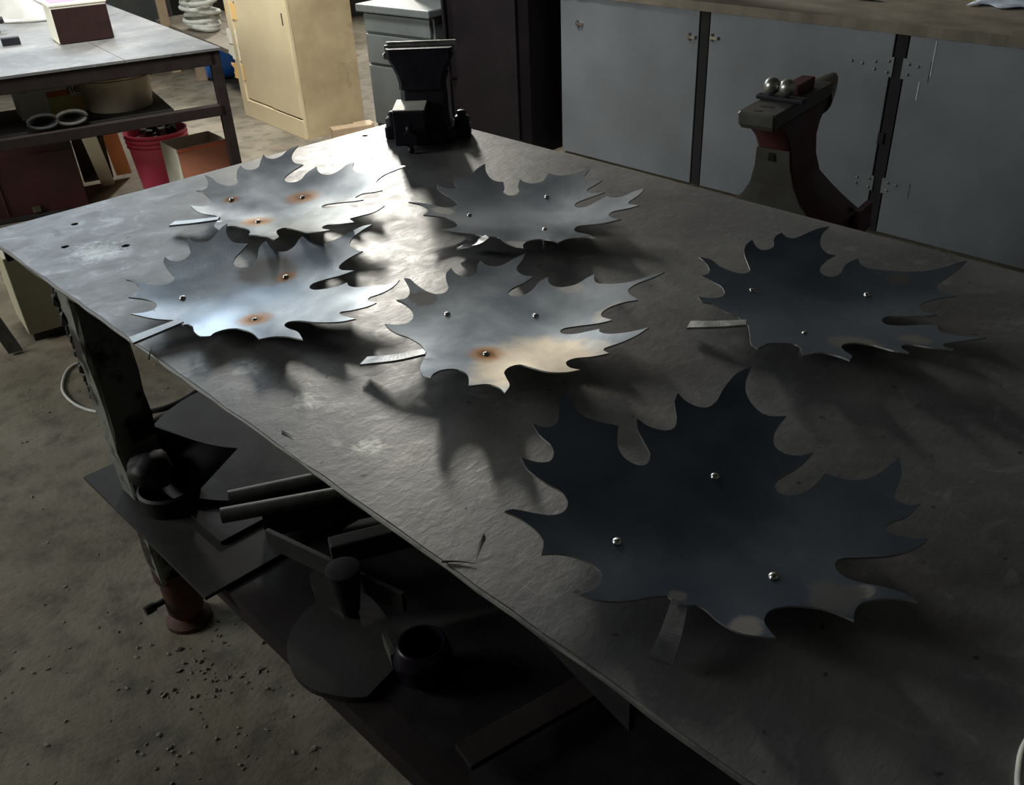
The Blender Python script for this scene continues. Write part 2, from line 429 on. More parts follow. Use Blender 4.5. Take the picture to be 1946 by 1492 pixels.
# the near leg: a scaly H column on a rusty screw foot
def column(x0, y1, wx, wy, z0, z1):
    bm = bmesh.new(); cx, cy = x0 + wx / 2, y1 - wy / 2; n = 14
    secs = []
    for i in range(n + 1):
        z = z0 + (z1 - z0) * i / n; j = .0025
        secs.append([(p[0] + rnd.uniform(-j, j), p[1] + rnd.uniform(-j, j), z) for p in rect(cx, cy, z, wx, wy, .006)])
    bm.free(); return loft(secs)
for (x, y, lab) in ((.012, -.335, 1), (W - .12, -.335, 0), (.05, -2.5, 0), (W - .12, -2.5, 0)):
    z0 = .165
    lg = tpart('leg', column(x, y, .09, .07, z0, ZU), M['legm'])
    cx, cy = x + .045, y - .035
    bm = bmesh.new()
    add_lathe(bm, [(.036, .03), (.044, .045), (.043, .15), (.050, .155), (.050, .18), (.03, .18)], (cx, cy, 0), 24)
    add_lathe(bm, [(.055, 0), (.055, .012), (.03, .03), (.022, .034)], (cx, cy, 0), 24)
    bmesh.ops.translate(bm, verts=bm.verts, vec=-TL)
    ft = obj('screw_foot', bm, M['rust'], lg, smooth=True)
    bm = cyl((cx - .075, cy + .01, .085), (cx - .03, cy + .005, .09), .008, None, 10)
    add_lathe(bm, [(.0, -.012), (.012, -.012), (.013, 0), (.012, .012), (0, .012)], (cx - .078, cy + .01, .085), 12, RY(R(90)))
    bmesh.ops.translate(bm, verts=bm.verts, vec=-TL)
    obj('clamp_screw', bm, M['dark'], lg, smooth=True)
# torn scaly weld crust down the outer flange of the near leg
bm = bmesh.new()
for i in range(26):
    z = ZU - .01 - i * .012
    s = rnd.uniform(.012, .020) * (1 - i / 45)
    r_ = bmesh.ops.create_icosphere(bm, subdivisions=1, radius=s, matrix=Matrix.Translation((.018 + rnd.uniform(-.004, .004), -.342 + rnd.uniform(-.004, .009), z)) @ Matrix.Diagonal((.9, .9, 1.3, 1)))
o = tpart('weld_crust', bm, M['dark']); o['kind'] = 'stuff'
# lower shelf frame
ZS = .412
tpart('shelf_rail', angle_bm((.012, -.40, ZS), (.012, -2.50, ZS), .05, .006, (1, 0, 0)), M['rustframe'])
tpart('shelf_rail', angle_bm((W - .012, -.40, ZS), (W - .012, -2.50, ZS), .05, .006, (-1, 0, 0)), M['rustframe'])
for y in (-.37, -1.15, -1.75, -2.46):
    tpart('shelf_bearer', bx((W / 2, y, ZS - .03), (W - .06, .05, .04)), M['rustframe'])
# ------------------------------------------------------------------ six steel maple leaves
LEAVES = {
 1: {'c': [0.4615, -0.3973], 'z0': 0.02, 'rim': 0.034, 'riv': [(-0.0252, 0.0963), (0.0889, -0.0148), (-0.0582, -0.071)], 'stem': [(-0.1052, 0.0074, 0.0258), (-0.1439, 0.0421, 0.0215), (-0.1751, 0.086, 0.015)], 'pts': [(-0.1154, 0.1122, 1), (-0.1023, 0.1005, 0), (-0.0851, 0.0972, 0), (-0.0671, 0.1094, 0), (-0.0582, 0.1399, 0), (-0.0571, 0.1651, 0), (-0.0634, 0.1814, 1), (-0.051, 0.1759, 0), (-0.0342, 0.1851, 0), (-0.0188, 0.2088, 0), (-0.0076, 0.2431, 1), (-0.0026, 0.2191, 0), (-0.0043, 0.1867, 0), (0.0062, 0.1638, 0), (0.0176, 0.1597, 0), (0.0313, 0.1649, 0), (0.044, 0.1898, 0), (0.0631, 0.2179, 0), (0.0822, 0.2347, 1), (0.08, 0.2146, 0), (0.0893, 0.2004, 0), (0.1084, 0.2012, 0), (0.1297, 0.2226, 0), (0.1542, 0.2488, 1), (0.1503, 0.2309, 0), (0.1581, 0.2136, 0), (0.1794, 0.2108, 0), (0.2125, 0.225, 0), (0.2375, 0.2225, 1), (0.2113, 0.2057, 0), (0.1934, 0.1853, 0), (0.1822, 0.1573, 0), (0.1899, 0.1318, 1), (0.1608, 0.126, 0), (0.1308, 0.1153, 0), (0.118, 0.1045, 0), (0.1144, 0.0877, 0), (0.1254, 0.0735, 0), (0.1433, 0.0721, 0), (0.1691, 0.0876, 0), (0.2047, 0.0968, 1), (0.1915, 0.0725, 0), (0.1884, 0.0487, 0), (0.1989, 0.0306, 0), (0.2212, 0.029, 0), (0.2509, 0.0371, 0), (0.2668, 0.0314, 1), (0.2486, 0.0123, 0), (0.2381, -0.0126, 0), (0.2389, -0.0434, 0), (0.2516, -0.0685, 0), (0.2808, -0.0822, 0), (0.3024, -0.0956, 0), (0.3071, -0.1164, 1), (0.2829, -0.1101, 0), (0.2554, -0.1047, 0), (0.2283, -0.112, 0), (0.2114, -0.1293, 0), (0.1993, -0.1529, 0), (0.1928, -0.1776, 1), (0.1796, -0.1641, 0), (0.1624, -0.142, 0), (0.1405, -0.1468, 0), (0.1356, -0.1639, 0), (0.1371, -0.183, 1), (0.1222, -0.1674, 0), (0.1052, -0.1298, 0), (0.0879, -0.1079, 0), (0.0763, -0.111, 0), (0.0692, -0.128, 0), (0.0772, -0.1449, 0), (0.0914, -0.1654, 0), (0.1027, -0.1808, 1), (0.0968, -0.1984, 0), (0.1004, -0.2233, 0), (0.1169, -0.2494, 0), (0.1256, -0.275, 1), (0.0889, -0.2879, 0), (0.0614, -0.2785, 0), (0.0424, -0.2719, 0), (0.0361, -0.2763, 0), (0.0212, -0.3123, 1), (0.0044, -0.2892, 0), (-0.0073, -0.2578, 0), (-0.0234, -0.2653, 0), (-0.0322, -0.2866, 0), (-0.0341, -0.3114, 1), (-0.0494, -0.2988, 0), (-0.0596, -0.2655, 0), (-0.0535, -0.2043, 0), (-0.0552, -0.1754, 0), (-0.0748, -0.1796, 0), (-0.093, -0.2084, 0), (-0.1075, -0.2414, 0), (-0.1288, -0.2605, 1), (-0.1177, -0.2095, 0), (-0.1214, -0.1841, 0), (-0.1305, -0.1639, 1), (-0.1152, -0.1412, 0), (-0.1037, -0.1108, 0), (-0.104, -0.0749, 0), (-0.1156, -0.0569, 0), (-0.1291, -0.0595, 0), (-0.1482, -0.076, 1), (-0.141, -0.041, 0), (-0.1225, -0.0127, 0), (-0.1036, 0.0042, 0), (-0.1004, 0.0286, 1), (-0.1137, 0.0501, 0), (-0.1197, 0.0738, 0)]},
 2: {'c': [0.1875, -0.7749], 'z0': 0.017, 'rim': 0.028, 'riv': [(-0.0701, 0.0816), (0.1029, 0.0198), (-0.0287, -0.0928)], 'stem': [(-0.1148, -0.0026, 0.0226), (-0.1562, 0.0011, 0.0196), (-0.2005, 0.0084, 0.015)], 'pts': [(-0.1157, 0.2013, 1), (-0.1079, 0.1964, 0), (-0.0987, 0.1794, 0), (-0.0888, 0.158, 0), (-0.0735, 0.1473, 0), (-0.0584, 0.1477, 0), (-0.0444, 0.1599, 0), (-0.0399, 0.1829, 0), (-0.035, 0.2128, 0), (-0.0292, 0.2309, 0), (-0.0194, 0.2425, 1), (-0.0194, 0.2275, 0), (-0.0104, 0.2148, 0), (0.0047, 0.2131, 0), (0.0229, 0.2254, 0), (0.0321, 0.245, 0), (0.04, 0.2698, 0), (0.0507, 0.2825, 1), (0.0487, 0.2628, 0), (0.0577, 0.249, 0), (0.0769, 0.247, 0), (0.1041, 0.2637, 0), (0.1222, 0.2765, 0), (0.1363, 0.2805, 1), (0.1193, 0.2581, 0), (0.1088, 0.2306, 0), (0.1081, 0.2064, 0), (0.1241, 0.184, 1), (0.0994, 0.1694, 0), (0.0741, 0.153, 0), (0.0632, 0.1349, 0), (0.0632, 0.1209, 0), (0.0762, 0.1092, 0), (0.0908, 0.1108, 0), (0.1088, 0.1258, 0), (0.1244, 0.1479, 0), (0.1416, 0.1639, 0), (0.1546, 0.1673, 1), (0.1465, 0.1409, 0), (0.1474, 0.1174, 0), (0.16, 0.1039, 0), (0.1812, 0.1085, 0), (0.2082, 0.1267, 0), (0.2256, 0.1237, 1), (0.2147, 0.1035, 0), (0.2125, 0.0843, 0), (0.2226, 0.0668, 0), (0.2464, 0.058, 0), (0.2797, 0.0564, 0), (0.3096, 0.0548, 0), (0.3233, 0.0444, 1), (0.2959, 0.0418, 0), (0.266, 0.0327, 0), (0.2476, 0.0169, 0), (0.2407, -0.0067, 0), (0.2457, -0.0277, 1), (0.2202, -0.0245, 0), (0.1954, -0.0286, 0), (0.1831, -0.0368, 0), (0.1791, -0.0515, 0), (0.1897, -0.0765, 1), (0.1668, -0.0687, 0), (0.1385, -0.0543, 0), (0.118, -0.0489, 0), (0.1047, -0.0561, 0), (0.102, -0.073, 0), (0.1172, -0.0904, 0), (0.1367, -0.1017, 0), (0.1533, -0.1051, 1), (0.1468, -0.1191, 0), (0.1494, -0.1372, 0), (0.1642, -0.1595, 0), (0.1812, -0.1832, 0), (0.1938, -0.1896, 0), (0.206, -0.1921, 1), (0.1832, -0.2034, 0), (0.1577, -0.2053, 0), (0.1352, -0.1991, 0), (0.1252, -0.2068, 0), (0.1218, -0.2174, 0), (0.1248, -0.2323, 1), (0.1055, -0.2308, 0), (0.0827, -0.2174, 0), (0.0718, -0.2054, 0), (0.0652, -0.209, 0), (0.062, -0.2244, 0), (0.0657, -0.2553, 1), (0.0451, -0.2401, 0), (0.0262, -0.2082, 0), (0.0124, -0.1675, 0), (-0.0005, -0.1539, 0), (-0.0131, -0.1624, 0), (-0.0172, -0.1815, 0), (-0.0166, -0.2096, 0), (-0.0299, -0.2461, 1), (-0.0367, -0.2138, 0), (-0.0521, -0.1914, 0), (-0.0711, -0.1826, 1), (-0.063, -0.1403, 0), (-0.0677, -0.1074, 0), (-0.0823, -0.0924, 0), (-0.1014, -0.0913, 0), (-0.1125, -0.0995, 1), (-0.1239, -0.0871, 0), (-0.1213, -0.0601, 0), (-0.1119, -0.0359, 0), (-0.1135, -0.0225, 0), (-0.1201, -0.0192, 0), (-0.1196, 0.0043, 1), (-0.145, 0.0312, 0), (-0.1596, 0.0578, 0), (-0.1673, 0.0732, 1), (-0.1526, 0.0671, 0), (-0.1334, 0.067, 0), (-0.1183, 0.0798, 0), (-0.1159, 0.0975, 0), (-0.1236, 0.1165, 0), (-0.1417, 0.1374, 1), (-0.1307, 0.134, 0), (-0.1202, 0.1442, 0), (-0.1114, 0.1583, 0), (-0.108, 0.1782, 0), (-0.1106, 0.1908, 0)]},
 3: {'c': [0.7856, -0.87], 'z0': 0.024, 'rim': 0.04, 'riv': [(-0.078, 0.0719), (0.1054, 0.0253), (-0.0339, -0.1039)], 'stem': [(-0.1474, -0.0589, 0.0388), (-0.1702, -0.0496, 0.0293), (-0.1755, -0.0107, 0.015)], 'pts': [(-0.1498, 0.1809, 1), (-0.1252, 0.1675, 0), (-0.1105, 0.1475, 0), (-0.0931, 0.126, 0), (-0.0696, 0.1252, 0), (-0.0584, 0.1318, 0), (-0.0507, 0.1608, 0), (-0.0508, 0.1891, 0), (-0.0445, 0.2132, 0), (-0.0313, 0.231, 1), (-0.0323, 0.2105, 0), (-0.0257, 0.1989, 0), (-0.0082, 0.1923, 0), (0.0064, 0.215, 0), (0.0261, 0.238, 1), (0.0253, 0.2226, 0), (0.0347, 0.2137, 0), (0.0534, 0.2149, 0), (0.0887, 0.2288, 0), (0.1165, 0.2327, 1), (0.0951, 0.2066, 0), (0.0825, 0.1789, 0), (0.0833, 0.1608, 0), (0.0924, 0.1478, 1), (0.0758, 0.1273, 0), (0.0619, 0.1175, 0), (0.059, 0.0985, 0), (0.0701, 0.087, 0), (0.0865, 0.0922, 0), (0.1014, 0.1104, 0), (0.126, 0.1288, 1), (0.1241, 0.1093, 0), (0.1332, 0.0908, 0), (0.153, 0.0827, 0), (0.186, 0.0972, 1), (0.1868, 0.0789, 0), (0.1961, 0.0606, 0), (0.2101, 0.0468, 0), (0.2336, 0.0372, 0), (0.2571, 0.0407, 0), (0.2719, 0.0473, 1), (0.2487, 0.0287, 0), (0.2242, 0.0199, 0), (0.2095, 0.0088, 0), (0.2087, -0.0114, 0), (0.221, -0.0338, 1), (0.1981, -0.0336, 0), (0.1759, -0.0322, 0), (0.165, -0.0378, 0), (0.1635, -0.056, 0), (0.1774, -0.0791, 1), (0.1535, -0.0691, 0), (0.1219, -0.0557, 0), (0.1032, -0.0582, 0), (0.0951, -0.0741, 0), (0.1072, -0.0898, 0), (0.1354, -0.0933, 0), (0.1628, -0.0979, 1), (0.1597, -0.1127, 0), (0.1685, -0.1332, 0), (0.1959, -0.1419, 0), (0.2147, -0.1559, 1), (0.1864, -0.1654, 0), (0.1571, -0.1663, 0), (0.143, -0.1711, 0), (0.1406, -0.2028, 1), (0.1227, -0.1872, 0), (0.1031, -0.1653, 0), (0.0837, -0.1704, 0), (0.0709, -0.1929, 0), (0.0683, -0.2158, 1), (0.0458, -0.1993, 0), (0.0265, -0.1703, 0), (0.0123, -0.1519, 0), (-0.0102, -0.162, 0), (-0.0255, -0.1846, 0), (-0.0342, -0.2172, 0), (-0.0492, -0.2516, 1), (-0.0541, -0.2276, 0), (-0.0721, -0.203, 0), (-0.1025, -0.2072, 1), (-0.0919, -0.1759, 0), (-0.0962, -0.1489, 0), (-0.1185, -0.1436, 0), (-0.1481, -0.1601, 0), (-0.168, -0.1805, 1), (-0.1686, -0.1558, 0), (-0.1508, -0.113, 0), (-0.1323, -0.0767, 0), (-0.1367, -0.0647, 0), (-0.1478, -0.0516, 1), (-0.1527, -0.0315, 0), (-0.172, -0.0105, 0), (-0.1875, 0.0106, 0), (-0.1932, 0.0294, 1), (-0.1751, 0.0253, 0), (-0.1473, 0.0313, 0), (-0.1309, 0.0547, 0), (-0.1298, 0.0786, 0), (-0.1439, 0.0984, 0), (-0.1661, 0.113, 1), (-0.1447, 0.1252, 0), (-0.1329, 0.1418, 0), (-0.1361, 0.1637, 0)]},
 4: {'c': [0.3853, -1.2081], 'z0': 0.03, 'rim': 0.036, 'riv': [(-0.0127, 0.0894), (0.0807, -0.0236), (-0.061, -0.0579)], 'stem': [(-0.1222, 0.0117, 0.0382), (-0.1567, 0.0458, 0.0289), (-0.1811, 0.0953, 0.015)], 'pts': [(0.0049, 0.223, 1), (0.0116, 0.2161, 0), (0.009, 0.195, 0), (0.009, 0.1684, 0), (0.0161, 0.1506, 0), (0.0298, 0.1447, 0), (0.045, 0.1525, 0), (0.059, 0.175, 0), (0.0718, 0.1882, 0), (0.0877, 0.1937, 1), (0.0827, 0.1784, 0), (0.0844, 0.1627, 0), (0.0939, 0.1514, 0), (0.1103, 0.1518, 0), (0.1273, 0.168, 0), (0.1415, 0.1744, 1), (0.1384, 0.1602, 0), (0.1439, 0.1442, 0), (0.1605, 0.1356, 0), (0.1888, 0.1344, 0), (0.2117, 0.1309, 1), (0.1908, 0.1193, 0), (0.1704, 0.1115, 0), (0.1621, 0.1011, 0), (0.16, 0.0843, 0), (0.1677, 0.0679, 1), (0.1463, 0.0664, 0), (0.1172, 0.07, 0), (0.104, 0.0656, 0), (0.1008, 0.0553, 0), (0.1077, 0.044, 0), (0.1219, 0.0381, 0), (0.14, 0.0398, 0), (0.1601, 0.0474, 0), (0.1824, 0.0467, 1), (0.1699, 0.0327, 0), (0.1663, 0.0172, 0), (0.1717, 0.0026, 0), (0.1905, -0.0112, 0), (0.2164, -0.0148, 0), (0.2312, -0.0181, 1), (0.2162, -0.0311, 0), (0.2118, -0.0456, 0), (0.222, -0.0704, 0), (0.2394, -0.0923, 0), (0.2637, -0.1083, 0), (0.2868, -0.126, 1), (0.2616, -0.1171, 0), (0.2364, -0.1055, 0), (0.2164, -0.106, 0), (0.2063, -0.1163, 0), (0.1969, -0.1427, 1), (0.1816, -0.1264, 0), (0.1621, -0.1146, 0), (0.1437, -0.1128, 0), (0.1324, -0.1209, 0), (0.1296, -0.1461, 1), (0.1135, -0.1322, 0), (0.0931, -0.1079, 0), (0.0755, -0.0916, 0), (0.064, -0.0941, 0), (0.0614, -0.1049, 0), (0.07, -0.1219, 0), (0.0839, -0.134, 0), (0.0984, -0.1462, 1), (0.0899, -0.1547, 0), (0.0893, -0.1706, 0), (0.0983, -0.1898, 0), (0.1136, -0.2066, 0), (0.1299, -0.2187, 1), (0.1, -0.2178, 0), (0.0733, -0.2108, 0), (0.0507, -0.2007, 0), (0.0425, -0.2036, 0), (0.038, -0.2183, 1), (0.0185, -0.2027, 0), (0.003, -0.1836, 0), (-0.011, -0.1798, 0), (-0.0208, -0.1873, 0), (-0.0272, -0.2016, 0), (-0.0253, -0.2188, 1), (-0.041, -0.2079, 0), (-0.053, -0.1862, 0), (-0.0543, -0.1534, 0), (-0.0554, -0.1264, 0), (-0.0695, -0.1196, 0), (-0.0882, -0.1268, 0), (-0.1039, -0.1488, 0), (-0.1193, -0.171, 0), (-0.1432, -0.1866, 1), (-0.1334, -0.1631, 0), (-0.136, -0.1416, 0), (-0.1585, -0.1289, 1), (-0.1354, -0.1014, 0), (-0.1277, -0.0814, 0), (-0.1328, -0.0649, 0), (-0.1488, -0.0574, 0), (-0.1681, -0.0619, 0), (-0.1809, -0.0721, 1), (-0.1832, -0.0578, 0), (-0.1706, -0.0354, 0), (-0.1476, -0.0133, 0), (-0.1269, 0.0037, 0), (-0.1195, 0.0196, 1), (-0.1141, 0.0343, 0), (-0.113, 0.0624, 0), (-0.1195, 0.0875, 0), (-0.1189, 0.1074, 0), (-0.1145, 0.1225, 1), (-0.102, 0.1101, 0), (-0.0812, 0.1065, 0), (-0.0618, 0.1168, 0), (-0.0489, 0.1378, 0), (-0.046, 0.1589, 0), (-0.0492, 0.176, 1), (-0.0358, 0.1714, 0), (-0.021, 0.1774, 0), (-0.0048, 0.1985, 0)]},
 5: {'c': [0.8023, -1.5336], 'z0': 0.02, 'rim': 0.04, 'riv': [(-0.0113, 0.1002), (0.0974, -0.0538), (-0.0908, -0.0486)], 'stem': [(-0.126, 0.0369, 0.0304), (-0.1495, 0.0733, 0.0242), (-0.1674, 0.1178, 0.015)], 'pts': [(0.0074, 0.2286, 1), (0.0178, 0.2069, 0), (0.0119, 0.1846, 0), (0.0152, 0.162, 0), (0.0225, 0.146, 0), (0.041, 0.1411, 0), (0.0593, 0.1571, 0), (0.0814, 0.1802, 0), (0.1054, 0.1942, 0), (0.1313, 0.1975, 1), (0.1176, 0.1791, 0), (0.1174, 0.1645, 0), (0.1367, 0.156, 0), (0.1555, 0.1667, 0), (0.172, 0.1722, 0), (0.1867, 0.1693, 1), (0.1795, 0.1556, 0), (0.1856, 0.1418, 0), (0.2071, 0.1344, 0), (0.2373, 0.1252, 0), (0.2575, 0.1124, 1), (0.2288, 0.1095, 0), (0.1995, 0.096, 0), (0.1832, 0.0782, 0), (0.1791, 0.0657, 0), (0.1828, 0.0553, 1), (0.1578, 0.0595, 0), (0.1316, 0.0552, 0), (0.118, 0.0421, 0), (0.1181, 0.026, 0), (0.1344, 0.018, 0), (0.1649, 0.0246, 0), (0.1821, 0.0217, 0), (0.1936, 0.0156, 1), (0.1798, 0.0045, 0), (0.1747, -0.0139, 0), (0.1812, -0.041, 0), (0.1914, -0.0742, 0), (0.2054, -0.1018, 0), (0.224, -0.121, 0), (0.2441, -0.1338, 0), (0.2578, -0.1468, 1), (0.2297, -0.1461, 0), (0.1958, -0.14, 0), (0.1741, -0.1365, 0), (0.1546, -0.1485, 0), (0.1461, -0.1815, 1), (0.1343, -0.1632, 0), (0.1144, -0.1459, 0), (0.0952, -0.1443, 0), (0.0807, -0.1565, 0), (0.0756, -0.1823, 1), (0.0657, -0.1687, 0), (0.0517, -0.1358, 0), (0.0411, -0.1167, 0), (0.025, -0.1166, 0), (0.0125, -0.1309, 0), (0.0167, -0.1527, 0), (0.0292, -0.1728, 0), (0.0395, -0.1972, 1), (0.0202, -0.2094, 0), (0.0125, -0.2322, 0), (0.0124, -0.2558, 0), (0.0177, -0.2778, 1), (0.0005, -0.2606, 0), (-0.014, -0.2433, 0), (-0.0262, -0.2355, 0), (-0.0381, -0.2417, 0), (-0.0418, -0.256, 1), (-0.0471, -0.229, 0), (-0.0465, -0.1998, 0), (-0.0543, -0.1886, 0), (-0.0682, -0.1925, 0), (-0.0818, -0.2097, 1), (-0.0833, -0.1872, 0), (-0.0741, -0.1525, 0), (-0.0769, -0.1279, 0), (-0.09, -0.116, 0), (-0.1071, -0.1182, 0), (-0.1237, -0.1335, 0), (-0.135, -0.1496, 0), (-0.1557, -0.1563, 1), (-0.1485, -0.1334, 0), (-0.1525, -0.1092, 0), (-0.1851, -0.0974, 1), (-0.1556, -0.0785, 0), (-0.1464, -0.062, 0), (-0.1572, -0.0458, 0), (-0.1722, -0.0348, 0), (-0.1911, -0.035, 0), (-0.2084, -0.0372, 1), (-0.199, -0.0198, 0), (-0.1656, 0.0045, 0), (-0.1306, 0.0302, 0), (-0.1235, 0.0411, 1), (-0.119, 0.0535, 0), (-0.1141, 0.0616, 0), (-0.1165, 0.0776, 0), (-0.1154, 0.0946, 0), (-0.1122, 0.1135, 0), (-0.1214, 0.1252, 0), (-0.1126, 0.1418, 1), (-0.0952, 0.1255, 0), (-0.0731, 0.1191, 0), (-0.0583, 0.1254, 0), (-0.0451, 0.1405, 0), (-0.0432, 0.1592, 0), (-0.0444, 0.1848, 1), (-0.0269, 0.1816, 0), (-0.0115, 0.191, 0), (0.003, 0.2106, 0)]},
 6: {'c': [0.2178, -1.7428], 'z0': 0.022, 'rim': 0.042, 'riv': [(-0.0818, 0.0557), (0.0916, 0.0459), (-0.012, -0.1029)], 'stem': [(-0.1124, -0.0546, 0.0319), (-0.149, -0.0717, 0.0252), (-0.1757, -0.0806, 0.015)], 'pts': [(0.0709, 0.2767, 1), (0.0544, 0.272, 0), (0.033, 0.2537, 0), (0.018, 0.2432, 0), (0.0042, 0.2449, 0), (-0.0043, 0.2535, 0), (-0.0075, 0.2635, 1), (-0.016, 0.2421, 0), (-0.018, 0.2201, 0), (-0.0272, 0.2059, 0), (-0.041, 0.1997, 0), (-0.0541, 0.2066, 0), (-0.0613, 0.2174, 0), (-0.0649, 0.2253, 1), (-0.0742, 0.2046, 0), (-0.0734, 0.1773, 0), (-0.069, 0.154, 0), (-0.076, 0.1367, 0), (-0.0926, 0.1284, 0), (-0.1107, 0.1344, 0), (-0.1269, 0.1518, 0), (-0.138, 0.1642, 0), (-0.1491, 0.1669, 1), (-0.1428, 0.1492, 0), (-0.1417, 0.1271, 0), (-0.1455, 0.1103, 0), (-0.1536, 0.1008, 0), (-0.1658, 0.092, 1), (-0.1527, 0.0843, 0), (-0.1405, 0.0709, 0), (-0.1342, 0.0522, 0), (-0.135, 0.035, 0), (-0.1454, 0.023, 0), (-0.1605, 0.017, 0), (-0.1833, 0.0202, 1), (-0.1766, 0.0056, 0), (-0.1623, -0.0101, 0), (-0.1436, -0.0221, 0), (-0.1266, -0.0305, 0), (-0.1145, -0.0401, 1), (-0.118, -0.056, 0), (-0.1116, -0.0657, 1), (-0.1057, -0.0705, 0), (-0.1055, -0.0806, 0), (-0.1125, -0.103, 0), (-0.1143, -0.1258, 0), (-0.1074, -0.1425, 0), (-0.0978, -0.1574, 1), (-0.09, -0.1436, 0), (-0.0807, -0.1338, 0), (-0.0641, -0.1299, 0), (-0.0506, -0.1359, 0), (-0.0387, -0.1499, 0), (-0.0308, -0.1682, 0), (-0.0292, -0.1851, 0), (-0.0303, -0.2019, 1), (-0.016, -0.1955, 0), (0.0001, -0.1959, 0), (0.0138, -0.2083, 0), (0.0229, -0.2228, 0), (0.0271, -0.2373, 1), (0.0323, -0.2225, 0), (0.0313, -0.2018, 0), (0.0271, -0.182, 0), (0.0261, -0.1644, 0), (0.0328, -0.1492, 0), (0.0429, -0.1424, 0), (0.053, -0.1452, 0), (0.0646, -0.1624, 0), (0.079, -0.1824, 0), (0.0965, -0.1962, 0), (0.1114, -0.2022, 0), (0.1236, -0.2031, 1), (0.1176, -0.1904, 0), (0.1129, -0.17, 0), (0.1178, -0.1593, 0), (0.1296, -0.1591, 0), (0.1469, -0.1692, 0), (0.1728, -0.1716, 1), (0.1647, -0.1627, 0), (0.1679, -0.1443, 0), (0.1885, -0.1374, 0), (0.2098, -0.1314, 0), (0.2364, -0.1151, 1), (0.2159, -0.1117, 0), (0.1951, -0.1074, 0), (0.1784, -0.0958, 0), (0.1713, -0.0761, 0), (0.1702, -0.0563, 1), (0.1476, -0.0575, 0), (0.1278, -0.0531, 0), (0.1151, -0.0417, 0), (0.1145, -0.0266, 0), (0.1257, -0.0173, 0), (0.1421, -0.0189, 0), (0.1638, -0.0252, 0), (0.1947, -0.0261, 1), (0.1808, -0.0145, 0), (0.1744, 0.0019, 0), (0.1789, 0.0183, 0), (0.1921, 0.0285, 0), (0.2106, 0.0346, 0), (0.2323, 0.0364, 1), (0.2196, 0.0562, 0), (0.2224, 0.0772, 0), (0.2351, 0.0991, 0), (0.2538, 0.1138, 0), (0.2844, 0.1259, 1), (0.2592, 0.1334, 0), (0.226, 0.1301, 0), (0.201, 0.1238, 0), (0.1847, 0.1271, 0), (0.1768, 0.1416, 0), (0.1763, 0.1585, 0), (0.1809, 0.172, 1), (0.1648, 0.1654, 0), (0.1423, 0.1444, 0), (0.127, 0.1359, 0), (0.1142, 0.1412, 0), (0.1048, 0.1612, 0), (0.1049, 0.1806, 1), (0.0911, 0.1692, 0), (0.0775, 0.1459, 0), (0.067, 0.1278, 0), (0.0515, 0.1196, 0), (0.04, 0.1253, 0), (0.0369, 0.1429, 0), (0.0442, 0.1612, 0), (0.0604, 0.1767, 0), (0.0761, 0.188, 1), (0.0621, 0.2103, 0), (0.0545, 0.2291, 0), (0.0598, 0.2525, 0)]},
}
G1, G2, G3 = (.66, .66, .64), (.28, .28, .28), (.72, .64, .52)
INFO = {
 1: ('maple leaf steel dish at the far left with three brown burn marks', [(0, .024), (1, .046), (2, .042)], [], 1.0),
 2: ('maple leaf steel dish whose stem end overhangs the near table edge', [(1, .024), (2, .036)], [(.093, .066, .062, 1, 1, G2)], 1.0),
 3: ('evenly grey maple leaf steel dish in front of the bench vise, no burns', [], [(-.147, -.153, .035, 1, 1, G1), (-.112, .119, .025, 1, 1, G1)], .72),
 4: ('maple leaf steel dish in the middle with a tan reflection painted on its lower lobes and one burn mark', [(2, .034)], [(-.04, -.145, .10, .9, .9, G3), (.146, -.125, .022, .6, 1, G1), (.052, -.185, .022, 1, .8, G1), (.178, -.015, .02, 1, 1, G1), (-.012, .155, .028, 1, 1, G2)], 1.0),  # large tan patch paints a warm reflection into the lower lobes
 5: ('shade-toned maple leaf steel dish lying by the far edge opposite the anvil', [], [(-.082, -.125, .035, 1, .8, (.3, .3, .28)), (-.025, -.194, .02, 1, .8, (.3, .3, .28)), (.165, -.075, .02, 1, 1, (.25, .25, .25))], .44),
 6: ('largest and nearest maple leaf steel dish, shade toned into its colour, with a flat bar stem', [], [(-.105, -.127, .022, 1, 1.3, (.42, .42, .42)), (.015, -.19, .012, 1, 1, (.42, .42, .42)), (-.007, -.171, .03, 1, 1, (.2, .21, .22)), (-.106, -.048, .012, 1, 1, G2)], .36),
}
